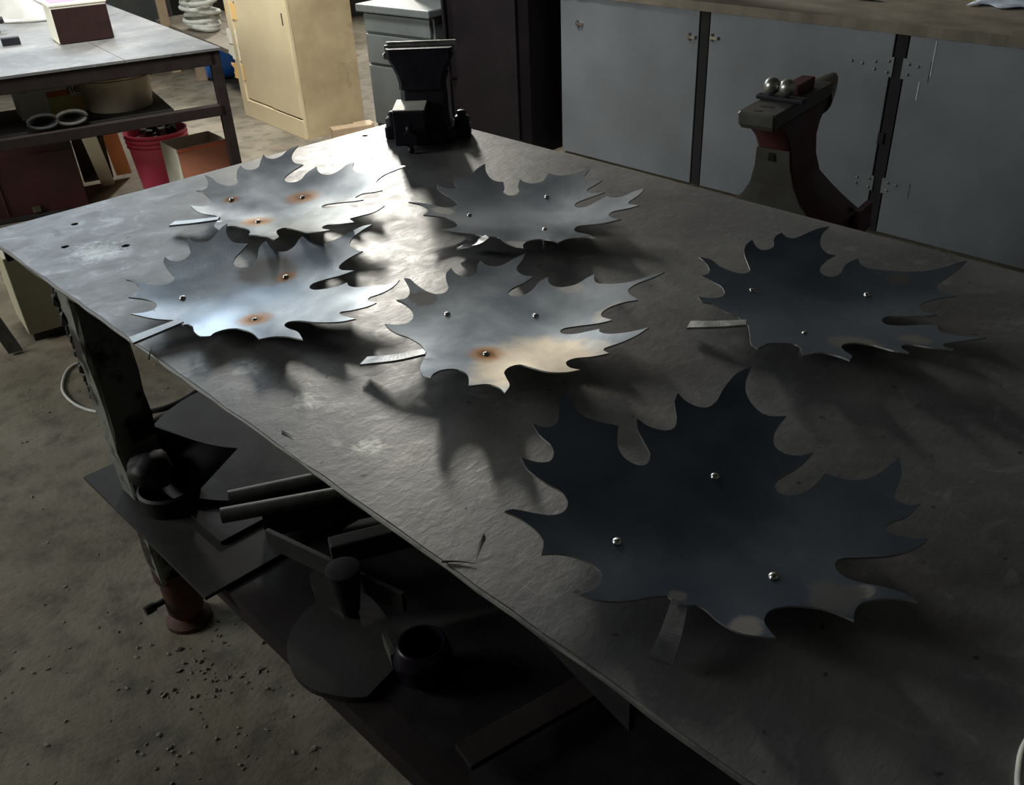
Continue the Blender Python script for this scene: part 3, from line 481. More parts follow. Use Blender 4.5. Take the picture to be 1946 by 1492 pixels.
def make_leaf(k, D):
    cx, cy = D['c']; z0, rim = D['z0'], D['rim']
    t = thing('steel_leaf_dish', INFO[k][0], 'metal leaf', (cx, cy, TZ), 0, 'maple leaf dishes on the table')
    def zf(x, y):
        q = (x * x + y * y) / .0625
        return z0 + rim * q / (1 + .22 * q)
    P = D['pts']; n = len(P); out = []
    for i in range(n):
        p0, p1, p2, p3 = P[i - 1], P[i], P[(i + 1) % n], P[(i + 2) % n]
        a, b_ = Vector(p1[:2]), Vector(p2[:2])
        z_ = Vector(p0[:2]); y_ = Vector(p3[:2])
        if p1[2]: z_ = a * 2 - b_
        if p2[2]: y_ = b_ * 2 - a
        seg = max(2, min(7, int((a - b_).length / .006)))
        for s_ in range(seg):
            s = s_ / seg
            # centripetal-like blending with limited tangents
            L = (b_ - a).length
            m1 = (b_ - z_) * .5; m2 = (y_ - a) * .5
            if m1.length > L * 1.1: m1 *= L * 1.1 / m1.length
            if m2.length > L * 1.1: m2 *= L * 1.1 / m2.length
            h1 = 2 * s ** 3 - 3 * s * s + 1; h2 = s ** 3 - 2 * s * s + s; h3 = -2 * s ** 3 + 3 * s * s; h4 = s ** 3 - s * s
            out.append(a * h1 + m1 * h2 + b_ * h3 + m2 * h4)
    grid = []
    xs = [p.x for p in out]; ys = [p.y for p in out]; st = .017
    gx = min(xs)
    while gx < max(xs):
        gy = min(ys)
        while gy < max(ys):
            grid.append(Vector((gx + .004 * math.sin(gy * 300), gy + .004 * math.sin(gx * 280)))); gy += st
        gx += st
    res = delaunay_2d_cdt(out + grid, [(i, (i + 1) % len(out)) for i in range(len(out))], [], 1, 1e-6)
    vo, fo = res[0], res[2]
    bm = bmesh.new(); th = .0026
    nn = [noise.noise(Vector((p.x * 9, p.y * 9, k * 3.1))) * .0022 for p in vo]
    up = [bm.verts.new((p.x, p.y, zf(p.x, p.y) + e)) for p, e in zip(vo, nn)]
    dn = [bm.verts.new((p.x, p.y, zf(p.x, p.y) + e - th)) for p, e in zip(vo, nn)]
    cnt = {}
    for f in fo:
        for i in range(len(f)):
            key = (f[i], f[(i + 1) % len(f)])
            cnt[key] = 1
    for f in fo:
        a = bm.faces.new([up[i] for i in f]); a.smooth = True
        b_ = bm.faces.new([dn[i] for i in f][::-1]); b_.smooth = True
    for (i, j) in cnt:
        if (j, i) not in cnt:
            s = bm.faces.new((up[j], up[i], dn[i], dn[j])); s.smooth = False
    for v in [v for v in bm.verts if not v.link_faces]: bm.verts.remove(v)
    for e in bm.edges:
        if len(e.link_faces) == 2 and e.link_faces[0].smooth != e.link_faces[1].smooth: e.smooth = False
    me = bpy.data.meshes.new('blade'); bmesh.ops.recalc_face_normals(bm, faces=bm.faces); bm.to_mesh(me); bm.free()
    tints = [(D['riv'][i][0], D['riv'][i][1], r_) for i, r_ in INFO[k][1]]
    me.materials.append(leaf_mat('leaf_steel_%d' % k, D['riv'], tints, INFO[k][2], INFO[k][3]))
    me.materials.append(M['bright'])
    for p in me.polygons:
        if not p.use_smooth: p.material_index = 1
    ob = bpy.data.objects.new('blade', me); COL.objects.link(ob); ob.parent = t
    # three welded stud heads, each with its peg under the sheet standing on the table
    for (x, y) in D['riv']:
        z = zf(x, y)
        pr = [(.0, z + .0034), (.003, z + .0031), (.005, z + .0018), (.0058, z - .0005), (.0058, z - .004), (.005, z - .004), (.005, .0002), (0, .0002)]
        obj('weld_stud', lathe(pr[::-1], (x, y, 0), 14), M['weld'], t, smooth=True)
    # flat bar stem
    C = catmull(D['stem'], 8); wd = .011
    secs = []
    for i, p in enumerate(C):
        d = (C[min(i + 1, len(C) - 1)] - C[max(i - 1, 0)]); d.z = 0; d.normalize(); s = Vector((-d.y, d.x, 0)); ww = wd * (.8 + .35 * i / (len(C) - 1))
        secs.append([p - s * ww + Vector((0, 0, -.003)), p + s * ww + Vector((0, 0, -.003)), p + s * ww + Vector((0, 0, .001)), p - s * ww + Vector((0, 0, .001))])
    st_ = obj('stem', loft(secs), M['stemsteel'], t)
    return t
M['stemsteel'] = mat('ground_flat_bar', (.42, .43, .43), (.27, .28, .29), .9, .36, 30, .1, 100)
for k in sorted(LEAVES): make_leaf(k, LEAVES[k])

# scratches and gouges in the plate, built as thin black slivers
def scratch(a, b, c, r, label):
    P = catmull([Vector(a), Vector(b), Vector(c)], 8); base = Vector(P[0])
    o = obj('scratch_sliver', tube([p - base + Vector((0, 0, r)) for p in P], r, 6, taper=True), M['blackm'], None, smooth=True, loc=base)
    tag(o, label, 'metal shaving', 'dark scratches built as slivers on the table')
scratch((-0.0026, -1.5431, 0.9502), (0.0106, -1.5573, 0.9502), (0.0218, -1.5746, 0.9502), .0016, 'dark shaving lying flat at the near table edge beside the big leaf')
scratch((0.0633, -1.5426, 0.9502), (0.0485, -1.5515, 0.9502), (0.0303, -1.5642, 0.9502), .0011, 'thin upright-looking dark shaving just above the edge shaving')
scratch((-0.0135, -0.8244, 0.9502), (-0.0004, -0.8024, 0.9502), (0.0106, -0.7851, 0.9502), .0014, 'short dark hook shaving just below the overhanging leaf stem')
scratch((0.0198, -1.1687, 0.9502), (0.0215, -1.1823, 0.9502), (0.0214, -1.1958, 0.9502), .0011, 'tiny dark sliver on the plate below the two left leaves')

# pale curved thing cut by the right frame edge
c0 = Vector((0.1712, -2.1401, 0.956))
o = obj('pale_hose_loop', tube(catmull([Vector((0.2087, -2.1133, 0.956)) - c0, Vector((0.1867, -2.1142, 0.956)) - c0, Vector((0.1655, -2.1191, 0.956)) - c0, Vector((0.1444, -2.1267, 0.956)) - c0, Vector((0.119, -2.1422, 0.956)) - c0, Vector((0.1117, -2.1613, 0.956)) - c0], 8), .0032, 10), M['hose'], None, smooth=True, loc=c0)
tag(o, 'pale curved hose end on the table at the lower right picture corner', 'hose')

# ------------------------------------------------------------------ bench vise on the far corner
VL = (1.09, -.2, TZ)
vz = thing('bench_vise', 'black cast iron bench vise bolted on the far table corner', 'vise', VL, R(-44))
sec = []
for (z, wx, wy, cy) in ((.012, .135, .12, .01), (.045, .13, .115, .01), (.075, .125, .10, .01), (.12, .125, .09, .012), (.150, .12, .09, .015), (.165, .13, .075, .02)):
    sec.append(rect(.0, cy, z, wx, wy, .012))
obj('body', loft(sec), M['cast'], vz, smooth=True)
def jaw(cy, wy, tilt):
    s = []
    for (z, wx, y, w_) in ((.135, .120, cy, wy), (.150, .118, cy, wy), (.170, .126, cy, wy * .95), (.195, .148, cy, wy * .8), (.214, .170, cy, wy * .7), (.236, .172, cy, wy * .7)):
        s.append(rect(tilt, y, z, wx, w_, .008))
    return loft(s)
obj('fixed_jaw', jaw(.045, .05, .0), M['cast'], vz, smooth=True)
obj('moving_jaw', jaw(-.012, .05, -.004), M['cast'], vz, smooth=True)
o = obj('jaw_plate', bx((.0, .022, .235), (.182, .008, .022)), M['bright'], vz, bevel=.001)
o = obj('jaw_plate', bx((-.004, .008, .229), (.184, .008, .022)), M['bright'], vz, bevel=.001)
sl = obj('slide', bx((-.034, -.075, .060), (.082, .12, .088)), M['cast'], vz, bevel=.003)
obj('slide_top', bx((-.034, -.072, .1055), (.0825, .112, .003)), M['slidetop'], sl, bevel=.001)
obj('screw_nose', cyl((-.034, -.135, .038), (-.034, -.155, .038), .019, None, 20), M['cast'], vz, smooth=True)
hd = obj('handle', cyl((-.034, -.149, .062), (-.034, -.149, .006), .006, None, 12), M['cast'], vz, smooth=True)
for z in (.010, .064):
    bm = bmesh.new(); bmesh.ops.create_uvsphere(bm, u_segments=12, v_segments=8, radius=.0095, matrix=Matrix.Translation((-.034, -.149, z))); obj('handle_knob', bm, M['cast'], hd, smooth=True)
# swivel base with clamp lugs
bm = bmesh.new()
add_lathe(bm, [(.092, .0), (.094, .02), (.088, .03), (.075, .034)], (.0, .01, 0), 36)
obj('swivel_base', bm, M['cast'], vz, smooth=True)
for sx in (-1, 1):
    lg = obj('base_lug', bx((sx * .092, .012 if sx < 0 else .0, .017), (.05, .05, .034)), M['cast'], vz, bevel=.006)
    bm = bmesh.new(); add_lathe(bm, [(.021, .034), (.021, .052), (.016, .056)], (sx * .094, .012 if sx < 0 else 0, 0), 20)
    add_lathe(bm, [(.0125, .055), (.0125, .068), (.009, .070)], (sx * .094, .012 if sx < 0 else 0, 0), 6)
    obj('clamp_bolt', bm, M['cast'], lg, smooth=True)
obj('side_screw', lathe([(.0, 0), (.009, 0), (.009, .008), (.005, .012)], (-.088, -.01, .217), 14, RY(R(-90))), M['weld'], vz, smooth=True)
obj('anvil_arch', bx((.03, -.055, .02), (.07, .03, .04)), M['cast'], vz, bevel=.004)

# ------------------------------------------------------------------ scrap on the lower shelf
SZ = .412
def world_slab(name, pts, th, m, label, cat, z=None, group=None):
    P = [Vector(p) for p in pts]; c = sum(P, Vector()) / len(P)
    o = obj(name, slab([p - c for p in P], th), m, None, loc=c); tag(o, label, cat, group); return o
x0, y0 = (-0.0057, -0.2206, 0.417)[:2]
o = obj('steel_plate', bx((0, 0, 0), (.55, .575, .008)), M['darkplate'], None, bevel=.001, loc=(.245, -.512, SZ + .004)); tag(o, 'wide square dark plate at the bottom, its corner sticking past the shelf', 'steel plate', 'plates on the lower shelf')
o = obj('steel_plate', bx((0, 0, 0), (.40, .44, .008)), M['dark'], None, bevel=.001, loc=(.27, -.463, SZ + .013)); tag(o, 'smaller dark plate lying on the wide square plate', 'steel plate', 'plates on the lower shelf')
o = obj('round_plate', cyl((0, 0, 0), (0, 0, .010), .285, None, 64), M['darkplate'], None, loc=(.355, -.39, SZ + .018)); tag(o, 'large round dusty steel disc under the two pipes', 'steel disc')
# curved offcut standing on the disc
def curved_offcut():
    top = [(0.1006, -0.3546, 0.56), (0.1224, -0.4113, 0.555), (0.148, -0.4803, 0.55), (0.1752, -0.5323, 0.545), (0.203, -0.5641, 0.54)]
    bot = [(0.0685, -0.393, 0.448), (0.0603, -0.4608, 0.448), (0.0653, -0.5073, 0.448), (0.0718, -0.5306, 0.448), (0.0832, -0.5323, 0.448)]
    T_ = catmull([Vector(p) for p in top], 5); B_ = catmull([Vector(p) for p in bot], 5); c = Vector(B_[10])
    bm = bmesh.new(); n = len(T_); th = Vector((.004, .004, 0))
    rows = []
    for j in range(6):
        f = j / 5; rows.append([B_[i].lerp(T_[i], f) - c for i in range(n)])
    fr = [[bm.verts.new(p) for p in row] for row in rows]; bk = [[bm.verts.new(p + th) for p in row] for row in rows]
    for L, s in ((fr, 1), (bk, -1)):
        for j in range(5):
            for i in range(n - 1): bm.faces.new((L[j][i], L[j][i + 1], L[j + 1][i + 1], L[j + 1][i])[::s])
    for i in range(n - 1):
        bm.faces.new((fr[0][i], bk[0][i], bk[0][i + 1], fr[0][i + 1])); bm.faces.new((fr[5][i], fr[5][i + 1], bk[5][i + 1], bk[5][i]))
    for j in range(5):
        bm.faces.new((fr[j][0], fr[j + 1][0], bk[j + 1][0], bk[j][0])); bm.faces.new((fr[j][-1], bk[j][-1], bk[j + 1][-1], fr[j + 1][-1]))
    return bm, c
bm, c = curved_offcut()
co = thing('curved_offcut', 'black curved sheet offcut with a pointed corner, leaning on the shelf disc', 'steel offcut', c)
obj('sheet', bm, M['machine'], co, smooth=True)
fr = [Vector(p) - c for p in ((0.1091, -0.4325, 0.535), (0.1263, -0.4379, 0.54), (0.1389, -0.4605, 0.537), (0.1331, -0.4585, 0.515))]
obj('slot_frame', tube([p + Vector((-.006, -.006, 0)) for p in fr], .0018, 6, closed=True), M['rust'], co)
# clamp ring and lump
rb = Vector((0.0547, -0.3891, 0.436))
o = obj('pipe_ring', lathe([(.058, 0), (.062, .0), (.066, .045), (.060, .05), (.056, .045), (.054, 0)], (0, 0, 0), 32), M['dark'], None, smooth=True, loc=(.068, -.472, SZ + .0085)); tag(o, 'dark round pipe collar beside the table leg, open end up', 'pipe collar')
bm = bmesh.new(); bmesh.ops.create_icosphere(bm, subdivisions=3, radius=.05)
for v in bm.verts: v.co *= .98 + .28 * noise.noise(v.co * 30); v.co.z *= .8
rb2 = Vector((0.0767, -0.3086, 0.47)); o = obj('slag_lump', bm, M['dark'], None, smooth=True, loc=(.052, -.462, SZ + .105)); tag(o, 'rough grey slag lump resting on the pipe collar by the leg', 'slag lump')
# two pipes on packing plates
def pipe(a, b, r, label):
    a, b = Vector(a), Vector(b); d = (b - a).normalized(); b = a + d * .75
    bm = bmesh.new(); q = d.to_track_quat('Z', 'Y').to_matrix()
    add_lathe(bm, [(r * .8, .001), (r, 0), (r, (b - a).length), (r * .8, (b - a).length), (r * .8, .001)], (0, 0, 0), 24, q)
    o = obj('steel_pipe', bm, M['pipe'], None, smooth=True, loc=a); tag(o, label, 'steel pipe', 'pipes on the lower shelf')
pipe((0.1212, -0.655, 0.5), (0.2858, -0.7383, 0.5), .0155, 'dull grey steel pipe, the farther of the two under the table')
pipe((0.0808, -0.6973, 0.5), (0.2809, -0.8133, 0.5), .0165, 'dull grey steel pipe, the nearer of the two under the table')
pa, pb = Vector((0.0808, -0.6973, 0.5)), Vector((0.2809, -0.8133, 0.5)); dd = (pb - pa).normalized(); ang = math.atan2(dd.y, dd.x)
mid = (Vector((0.1212, -0.655, 0.5)) + Vector((0.0808, -0.6973, 0.5))) / 2 + dd * .40
zc = (SZ + .028 + .484) / 2
o = obj('packing_block', bx((0, 0, 0), (.66, .10, .484 - SZ - .029)), M['cast'], None, bevel=.003, loc=(mid.x, mid.y, zc), ); o.rotation_euler = (0, 0, ang); tag(o, 'black steel block under the two pipes on the shelf', 'steel block')
# flat bars, box section, tapered casting
def bar(name, a, b, w_, h, m, label, cat, loc_z=None, ext=0):
    a, b = Vector(a), Vector(b); d = b - a; b = b + d.normalized() * ext; d = b - a
    c = (a + b) / 2
    rot = d.to_track_quat('X', 'Z')
    o = obj(name, bx((0, 0, 0), (d.length, w_, h)), m, None, bevel=min(w_, h) * .12, loc=c); o.rotation_mode = 'QUATERNION'; o.rotation_quaternion = rot
    tag(o, label, cat); return o
bar('flat_bar', (0.122, -0.799, 0.475), (0.1746, -1.045, 0.475), .010, .045, M['darkplate'], 'dark flat bar standing on edge below the pipes', 'flat bar', ext=.1)
bar('box_section', (0.1681, -0.9547, 0.5), (0.3004, -1.0165, 0.5), .035, .05, M['darkplate'], 'dark square tube end beside the edge-on flat bar', 'square tube', ext=.3)
b0 = Vector((0.1031, -1.0669, 0.425))
o = obj('tapered_casting', lathe([(.014, 0), (.018, .01), (.024, .05), (.03, .10), (.032, .11), (.026, .112)], (0, 0, 0), 28), M['dark'], None, smooth=True, loc=(b0.x + .035, b0.y + .02, SZ + .015)); tag(o, 'dark tapered round casting standing on the lobed plate', 'casting')
# big lobed plate overhanging the shelf rail
pts = [(0.034, -1.0026, 0.425), (0.0049, -1.0364, 0.425), (-0.0148, -1.086, 0.425), (-0.0146, -1.1416, 0.425), (0.0074, -1.1878, 0.425), (0.0363, -1.2233, 0.425), (0.0613, -1.2222, 0.425), (0.1333, -1.1999, 0.425), (0.1704, -1.1292, 0.425), (0.1898, -1.0303, 0.425), (0.191, -0.9237, 0.425), (0.1464, -0.8979, 0.425), (0.1121, -0.9677, 0.425), (0.0754, -0.9789, 0.425)]
P = catmull([Vector(p) for p in pts], 5, True); c = sum(P, Vector()) / len(P)
o = obj('lobed_plate', prism([(p.x - c.x, p.y - c.y) for p in P], 0, .012), M['darkplate'], None, loc=(c.x, c.y, SZ + .001)); tag(o, 'rounded dark plate overhanging the lower shelf rail', 'steel plate')
bar('short_flat_bar', (0.1349, -1.1605, 0.445), (0.1135, -1.214, 0.445), .012, .03, M['pipe'], 'short grey bar lying against the rounded plate', 'flat bar')
b0 = Vector((0.1167, -1.2828, 0.45))
o = obj('enamel_pot', lathe([(.035, 0), (.048, .015), (.052, .045), (.045, .075), (.04, .08), (.037, .08), (.04, .045), (.03, .01)], (0, 0, 0), 32), M['purple'], None, smooth=True, loc=(b0.x + .03, b0.y + .03, SZ + .001)); tag(o, 'dark violet round pot on the lower shelf', 'pot')
bar('long_bar', (0.0675, -1.4447, 0.44), (0.2951, -1.4921, 0.44), .05, .012, M['rustframe'], 'dark flat bar crossing the lower shelf near the camera', 'flat bar', ext=.2)
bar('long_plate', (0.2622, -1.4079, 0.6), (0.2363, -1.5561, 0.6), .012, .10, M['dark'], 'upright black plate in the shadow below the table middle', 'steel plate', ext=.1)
o = obj('shade_sheet', bx((0, 0, 0), (1.12, 1.75, .004)), M['dark'], None, loc=(.61, -1.55, SZ - .0022)); tag(o, 'added black sheet standing in for shade over the near lower shelf', 'shade filler')  # added black sheet hides the floor where the shelf lies in shade
o = obj('shade_block', bx((0, 0, 0), (.52, 1.5, .42)), M['dark'], None, bevel=.004, loc=(.88, -1.62, SZ + .215)); tag(o, 'added black block standing in for the darkness deep under the table', 'chest')  # added black block keeps the space under the table dark

# ------------------------------------------------------------------ second bench
B2 = [(1.759, 2.2179, 0.8), (0.3093, 2.5704, 0.8), (1.618, 9.5866, 0.8), (2.0125, 4.0821, 0.8)]
fr_, fl = Vector(B2[0]), Vector(B2[1]); br = fr_ + (Vector(B2[3]) - fr_).normalized() * 2.3
bl = fl + (br - fr_)
cen = (fr_ + fl + br + bl) / 4; cen.z = 0
b2 = thing('steel_workbench', 'bright steel topped workbench with dark frame at the upper left', 'workbench', cen)
def q4(t_, s_): return fr_.lerp(fl, t_).lerp(br.lerp(bl, t_), s_)
seam = .30
pl = []
for (t0, t1) in ((0, seam - .001), (seam + .001, 1)):
    pts = [q4(t0, 0), q4(t1, 0), q4(t1, 1), q4(t0, 1)]
    obj('top_plate', prism([(p.x - cen.x, p.y - cen.y) for p in pts], .788, .8), M['bench'], b2, bevel=.0008)
fd = (fl - fr_).normalized(); sd = (br - fr_).normalized(); ab = math.atan2(-fd.y, -fd.x)
def fbar(name, a, b, w_, h, ztop, par=b2):
    a = Vector((a.x, a.y, 0)); b = Vector((b.x, b.y, 0)); d = b - a; c_ = (a + b) / 2 - cen
    o = obj(name, bx((0, 0, 0), (d.length, w_, h)), M['rustframe'], par, bevel=.003, loc=(c_.x, c_.y, ztop - h / 2)); o.rotation_euler = (0, 0, math.atan2(d.y, d.x)); return o
ins = (fd + sd) * .03
pfr, pfl, pbr, pbl = fr_ + ins, fl - fd * .03 + sd * .03, br + fd * .03 - sd * .03, bl - ins
for a, b in ((pfr, pfl), (pbr, pbl), (pfr, pbr), (pfl, pbl)): fbar('top_rail', a, b, .05, .065, .787)
for a, b in ((pfr, pfl), (pbr, pbl)): fbar('mid_rail', a, b, .05, .05, .53)
for p in (pfr, pfl, pbr, pbl):
    c_ = p - cen; o = obj('leg', bx((0, 0, 0), (.05, .05, .787)), M['rustframe'], b2, bevel=.003, loc=(c_.x, c_.y, .3937)); o.rotation_euler = (0, 0, ab)

# objects on the second bench
BZ = .8005
a, b, d_ = Vector((1.2751, 2.976, 0.8)), Vector((1.5444, 2.9231, 0.8)), 0
ang = math.atan2(b.y - a.y, b.x - a.x); w_ = (b - a).length
bt = thing('brown_box', 'dark brown box with cream edges and pink print on top, on the rear bench', 'box', (a + b) / 2, ang)
bt.location.z = BZ
D_, H_ = .20, .175
obj('body', bx((0, D_ / 2, H_ / 2 + .003), (w_ - .006, D_, H_)), M['white'], bt, bevel=.004)
obj('front_panel', bx((.002, -.003, H_ / 2 - .003), (w_ - .012, .008, H_ - .012)), M['brownbox'], bt, bevel=.002)
obj('lid', bx((0, D_ / 2, H_ + .006), (w_ + .004, D_ + .006, .010)), M['white'], bt, bevel=.002)
o = obj('printed_label', bx((-.055, D_ / 2 + .03, H_ + .0125), (.12, D_ * .55, .002)), M['pink'], bt)
# galvanised funnel hood
hc = Vector((1.5424, 4.0787, 0.8))
hd_ = thing('sheet_metal_hood', 'shiny curved sheet metal hood lying on the rear bench, left of the brown box', 'sheet metal hood', (hc.x - .06, hc.y + .05, BZ), R(-40))
secs = []
for i in range(13):
    f = i / 12; r_ = .05 + .20 * (f ** 1.6); z = .36 - .34 * f; x = .10 * f
    secs.append([(x + r_ * 1.25 * math.cos(2 * math.pi * j / 36), r_ * math.sin(2 * math.pi * j / 36), z) for j in range(36)])
obj('cone', loft(secs, True), M['sheet'], hd_, smooth=True)
obj('rim', tube([(.10 + .25 * 1.25 * math.cos(2 * math.pi * j / 48), .25 * math.sin(2 * math.pi * j / 48), .010) for j in range(48)], .010, 8, True), M['sheet'], hd_, smooth=True)
for s_ in (-.07, .06):
    obj('seam', tube(catmull([(.02, s_ * .5 - .05, .36), (.12, s_ - .10, .22), (.26, s_ - .12, .10), (.36, s_ - .13, .02)], 6), .006, 8), M['sheet'], hd_, smooth=True)
k0 = Vector((1.1197, 3.1919, 0.8)); o = obj('small_black_block', bx((0, 0, .018), (.085, .045, .036)), M['cast'], None, bevel=.004, loc=(k0.x + .005, k0.y + .01, BZ)); o.rotation_euler = (0, 0, ab); tag(o, 'small black block near the front edge of the rear bench', 'block')
k0 = Vector((1.2068, 3.6495, 0.8))
sp = thing('gas_fitting', 'small dark fitting with greenish collar at the left picture edge', 'fitting', (k0.x, k0.y, BZ), ab)
obj('plug', cyl((-.05, 0, .05), (.045, 0, .062), .022, .016, 16), M['blackm'], sp, smooth=True)
obj('collar', cyl((-.055, 0, .02), (.012, 0, .030), .020, None, 16), mat('green_enamel', (.25, .32, .06), None, .2, .4), sp, smooth=True)
obj('nut', lathe([(.024, 0), (.024, .012), (.014, .014)], (-.01, 0, 0), 6), M['gold'], sp)

# things stored beneath the second bench
def bucket(name, c, r0, r1, h, m, label, ribs=2, fill=None, wall=.004):
    t = thing(name, label, 'bucket', c)
    pr = [(r0 - .002, 0), (r0, .004), (r0 + (r1 - r0) * .75, h * .75)]
    z = h * .78
    for i in range(ribs):
        rr = r0 + (r1 - r0) * (z / h); pr += [(rr, z), (rr + .008, z + .002), (rr + .008, z + .008), (rr + .001, z + .010)]; z += h * .07
    pr += [(r1, h - .006), (r1 + .006, h), (r1 - .002, h + .001), (r1 - wall, h - .004), (r0 - wall, .01)]
    obj('shell', lathe(pr, (0, 0, 0), 40), m, t, smooth=True)
    return t
wc = Vector((1.365, 2.62, .5375))
wb = bucket('paint_pail', (wc.x, wc.y, .5375), .155, .175, .180, M['cream'], 'tall cream plastic pail under the rear bench', 3)
obj('pail_clip', bx((.176, -.02, .145), (.02, .03, .05)), M['white'], wb, bevel=.003)
obj('bail_wire', tube(catmull([(.175, -.01, .14), (.22, .02, .13), (.28, .08, .15), (.31, .12, .20)], 6), .0025, 6), M['hose'], wb, smooth=True)
rc = Vector((1.58, 2.80, 0))
rb_ = bucket('red_bucket', (rc.x, rc.y, 0), .13, .160, .34, M['redplastic'], 'pinkish red plastic bucket full of steel scrap under the rear bench', 3)
for i in range(7):
    a_ = i * .9; sc_ = obj('scrap_ring', lathe([(.018, 0), (.034, .0), (.036, .03), (.02, .03), (.018, 0)], (0, 0, 0), 18, RX(R(30 + 22 * i)) @ RY(R(17 * i))), M['pipe'] if i % 2 else M['dark'], None, smooth=True, loc=(rc.x + .075 * math.cos(a_), rc.y + .075 * math.sin(a_), .318 + .006 * (i % 3)))
    tag(sc_, '%s steel ring lying in the red bucket, %s' % ('dull grey' if i % 2 else 'blackened', ('toward the bench leg', 'at its back', 'at its back left', 'at its left rim', 'at its near left', 'at its near side', 'beside the open carton')[i]), 'scrap ring', 'steel scrap in the red bucket')
o = obj('scrap_heap', lathe([(.0, .0), (.115, .0), (.138, .28), (.08, .295), (0, .30)], (rc.x, rc.y, .012), 24), M['dark'], None, smooth=True); tag(o, 'dark scrap filling the red bucket', 'scrap', kind='stuff')
# open carton
ca, cb, cc_ = Vector((1.4749, 2.3418, 0.345)), Vector((1.737, 2.3227, 0.345)), Vector((1.4758, 2.5578, 0.345))
ang = math.atan2((cb - ca).y, (cb - ca).x)
w_ = (cb - ca).length; dp = .215; hh = .34; cm = (ca + cb) / 2
ct = thing('open_carton', 'open cardboard carton, orange brown front and white sides, right of the red bucket', 'carton', (cm.x, cm.y, 0), ang)
f_ = obj('front_wall', bx((0, .002, hh / 2), (w_, .004, hh - .002)), M['carton'], ct)
obj('side_wall', bx((-w_ / 2, dp / 2, hh / 2), (.004, dp, hh)), M['white'], ct); obj('side_wall', bx((w_ / 2, dp / 2, hh / 2), (.004, dp, hh)), M['white'], ct)
obj('back_wall', bx((0, dp, hh / 2), (w_, .004, hh)), M['white'], ct); obj('bottom', bx((0, dp / 2, .003), (w_ - .006, dp - .006, .005)), M['white'], ct)
obj('red_stripe', bx((0, -.0012, hh - .012), (w_ + .003, .002, .010)), M['orange'], f_)
# label box with yellow panel and letters
la, lb = Vector((0.9447, 2.6798, 0.56)), Vector((1.1909, 2.6308, 0.56)); ang = math.atan2((lb - la).y, (lb - la).x)
lt = thing('labelled_carton', 'white carton with yellow and orange label and the letters né, under the rear bench', 'carton', ((la.x + lb.x) / 2, (la.y + lb.y) / 2 + .02, .5375), ang)
wl = (lb - la).length + .05
obj('body', bx((0, .09, .085), (wl, .18, .165)), M['white'], lt, bevel=.004)
obj('yellow_panel', bx((.035, -.0015, .048), (.105, .002, .078)), M['yellow'], lt)
obj('orange_panel', bx((.035, -.0015, .103), (.105, .002, .026)), M['orange'], lt)
def text(name, s, size, m, parent, loc, rot):
    cu = bpy.data.curves.new(name, 'FONT'); cu.body = s; cu.size = size; cu.extrude = .0006; cu.align_x = 'CENTER'
    tmp = bpy.data.objects.new(name, cu); COL.objects.link(tmp)
    bpy.context.view_layer.update()
    me = bpy.data.meshes.new_from_object(tmp); bpy.data.objects.remove(tmp)
    o = bpy.data.objects.new(name, me); COL.objects.link(o); me.materials.clear(); me.materials.append(m)
    o.parent = parent; o.location = loc; o.rotation_euler = rot; return o
text('lettering', 'né', .06, M['ink'], lt, (wl / 2 - .045, -.002, .098), (R(90), 0, 0))
obj('tan_panel', bx((wl / 2 - .035, -.0015, .045), (.05, .002, .07)), M['tan'], lt)
# coil of belts in front of it
cl = Vector((1.0281, 2.4856, 0.55))
for i, dx in enumerate((-.09, .03)):
    a = Vector((cl.x + dx, cl.y - .03 - dx * .25, .0))
    bm = bmesh.new()
    for j in range(3):
        add_tube(bm, [((.065 - .012 * j) * math.cos(2 * math.pi * q / 28), .02 * j - .02, (.030 - .006 * j) * math.sin(2 * math.pi * q / 28)) for q in range(28)], .009, 8, True)
    o = obj('rubber_coil', bm, M['blackm'] if i == 0 else M['pipe'], None, smooth=True, loc=(a.x, a.y, .575)); o.rotation_euler = (0, 0, ab)
    tag(o, 'black rubber coil in front of the labelled carton' if i == 0 else 'grey coiled strap right of the black coil', 'coil')
# shelf board of that bench that carries them
sh = obj('lower_board', bx((0, 0, 0), (1.0, .52, .02)), M['darkplate'], b2, loc=(1.08 - cen.x, 2.70 - cen.y, .527)); sh.rotation_euler = (0, 0, ab)
# maroon cabinet on the left, low
mc = Vector((1.1528, 2.8427, 0.32)); ml = Vector((0.5567, 3.031, 0.32)); ang = math.atan2((mc - ml).y, (mc - ml).x); wm = (mc - ml).length
mt_ = thing('maroon_cabinet', 'dark maroon steel cabinet on the floor under the rear bench', 'cabinet', ((mc.x + ml.x) / 2, (mc.y + ml.y) / 2 + .01, 0), ang)
obj('body', bx((0, .22, .165), (wm, .44, .33)), M['maroonbox'], mt_, bevel=.004)
obj('door_edge', bx((-wm * .12, -.004, .17), (.006, .006, .26)), M['rust'], mt_)
obj('latch', bx((wm * .10, -.008, .05), (.04, .015, .03)), M['gold'], mt_, bevel=.002)
obj('base_strip', bx((-.05, -.006, .015), (wm * .8, .01, .02)), M['frame'], mt_)
# red cabinet on the upper level at the far left
m2 = Vector((0.8224, 2.5715, 0.56)); o = obj('red_tin_box', bx((0, 0, .06), (.30, .2, .13)), M['maroonbox'], None, bevel=.006, loc=(m2.x - .20, m2.y + .22, .5375)); o.rotation_euler = (0, 0, ab); tag(o, 'dull red tin box at the left picture edge under the rear bench', 'box')
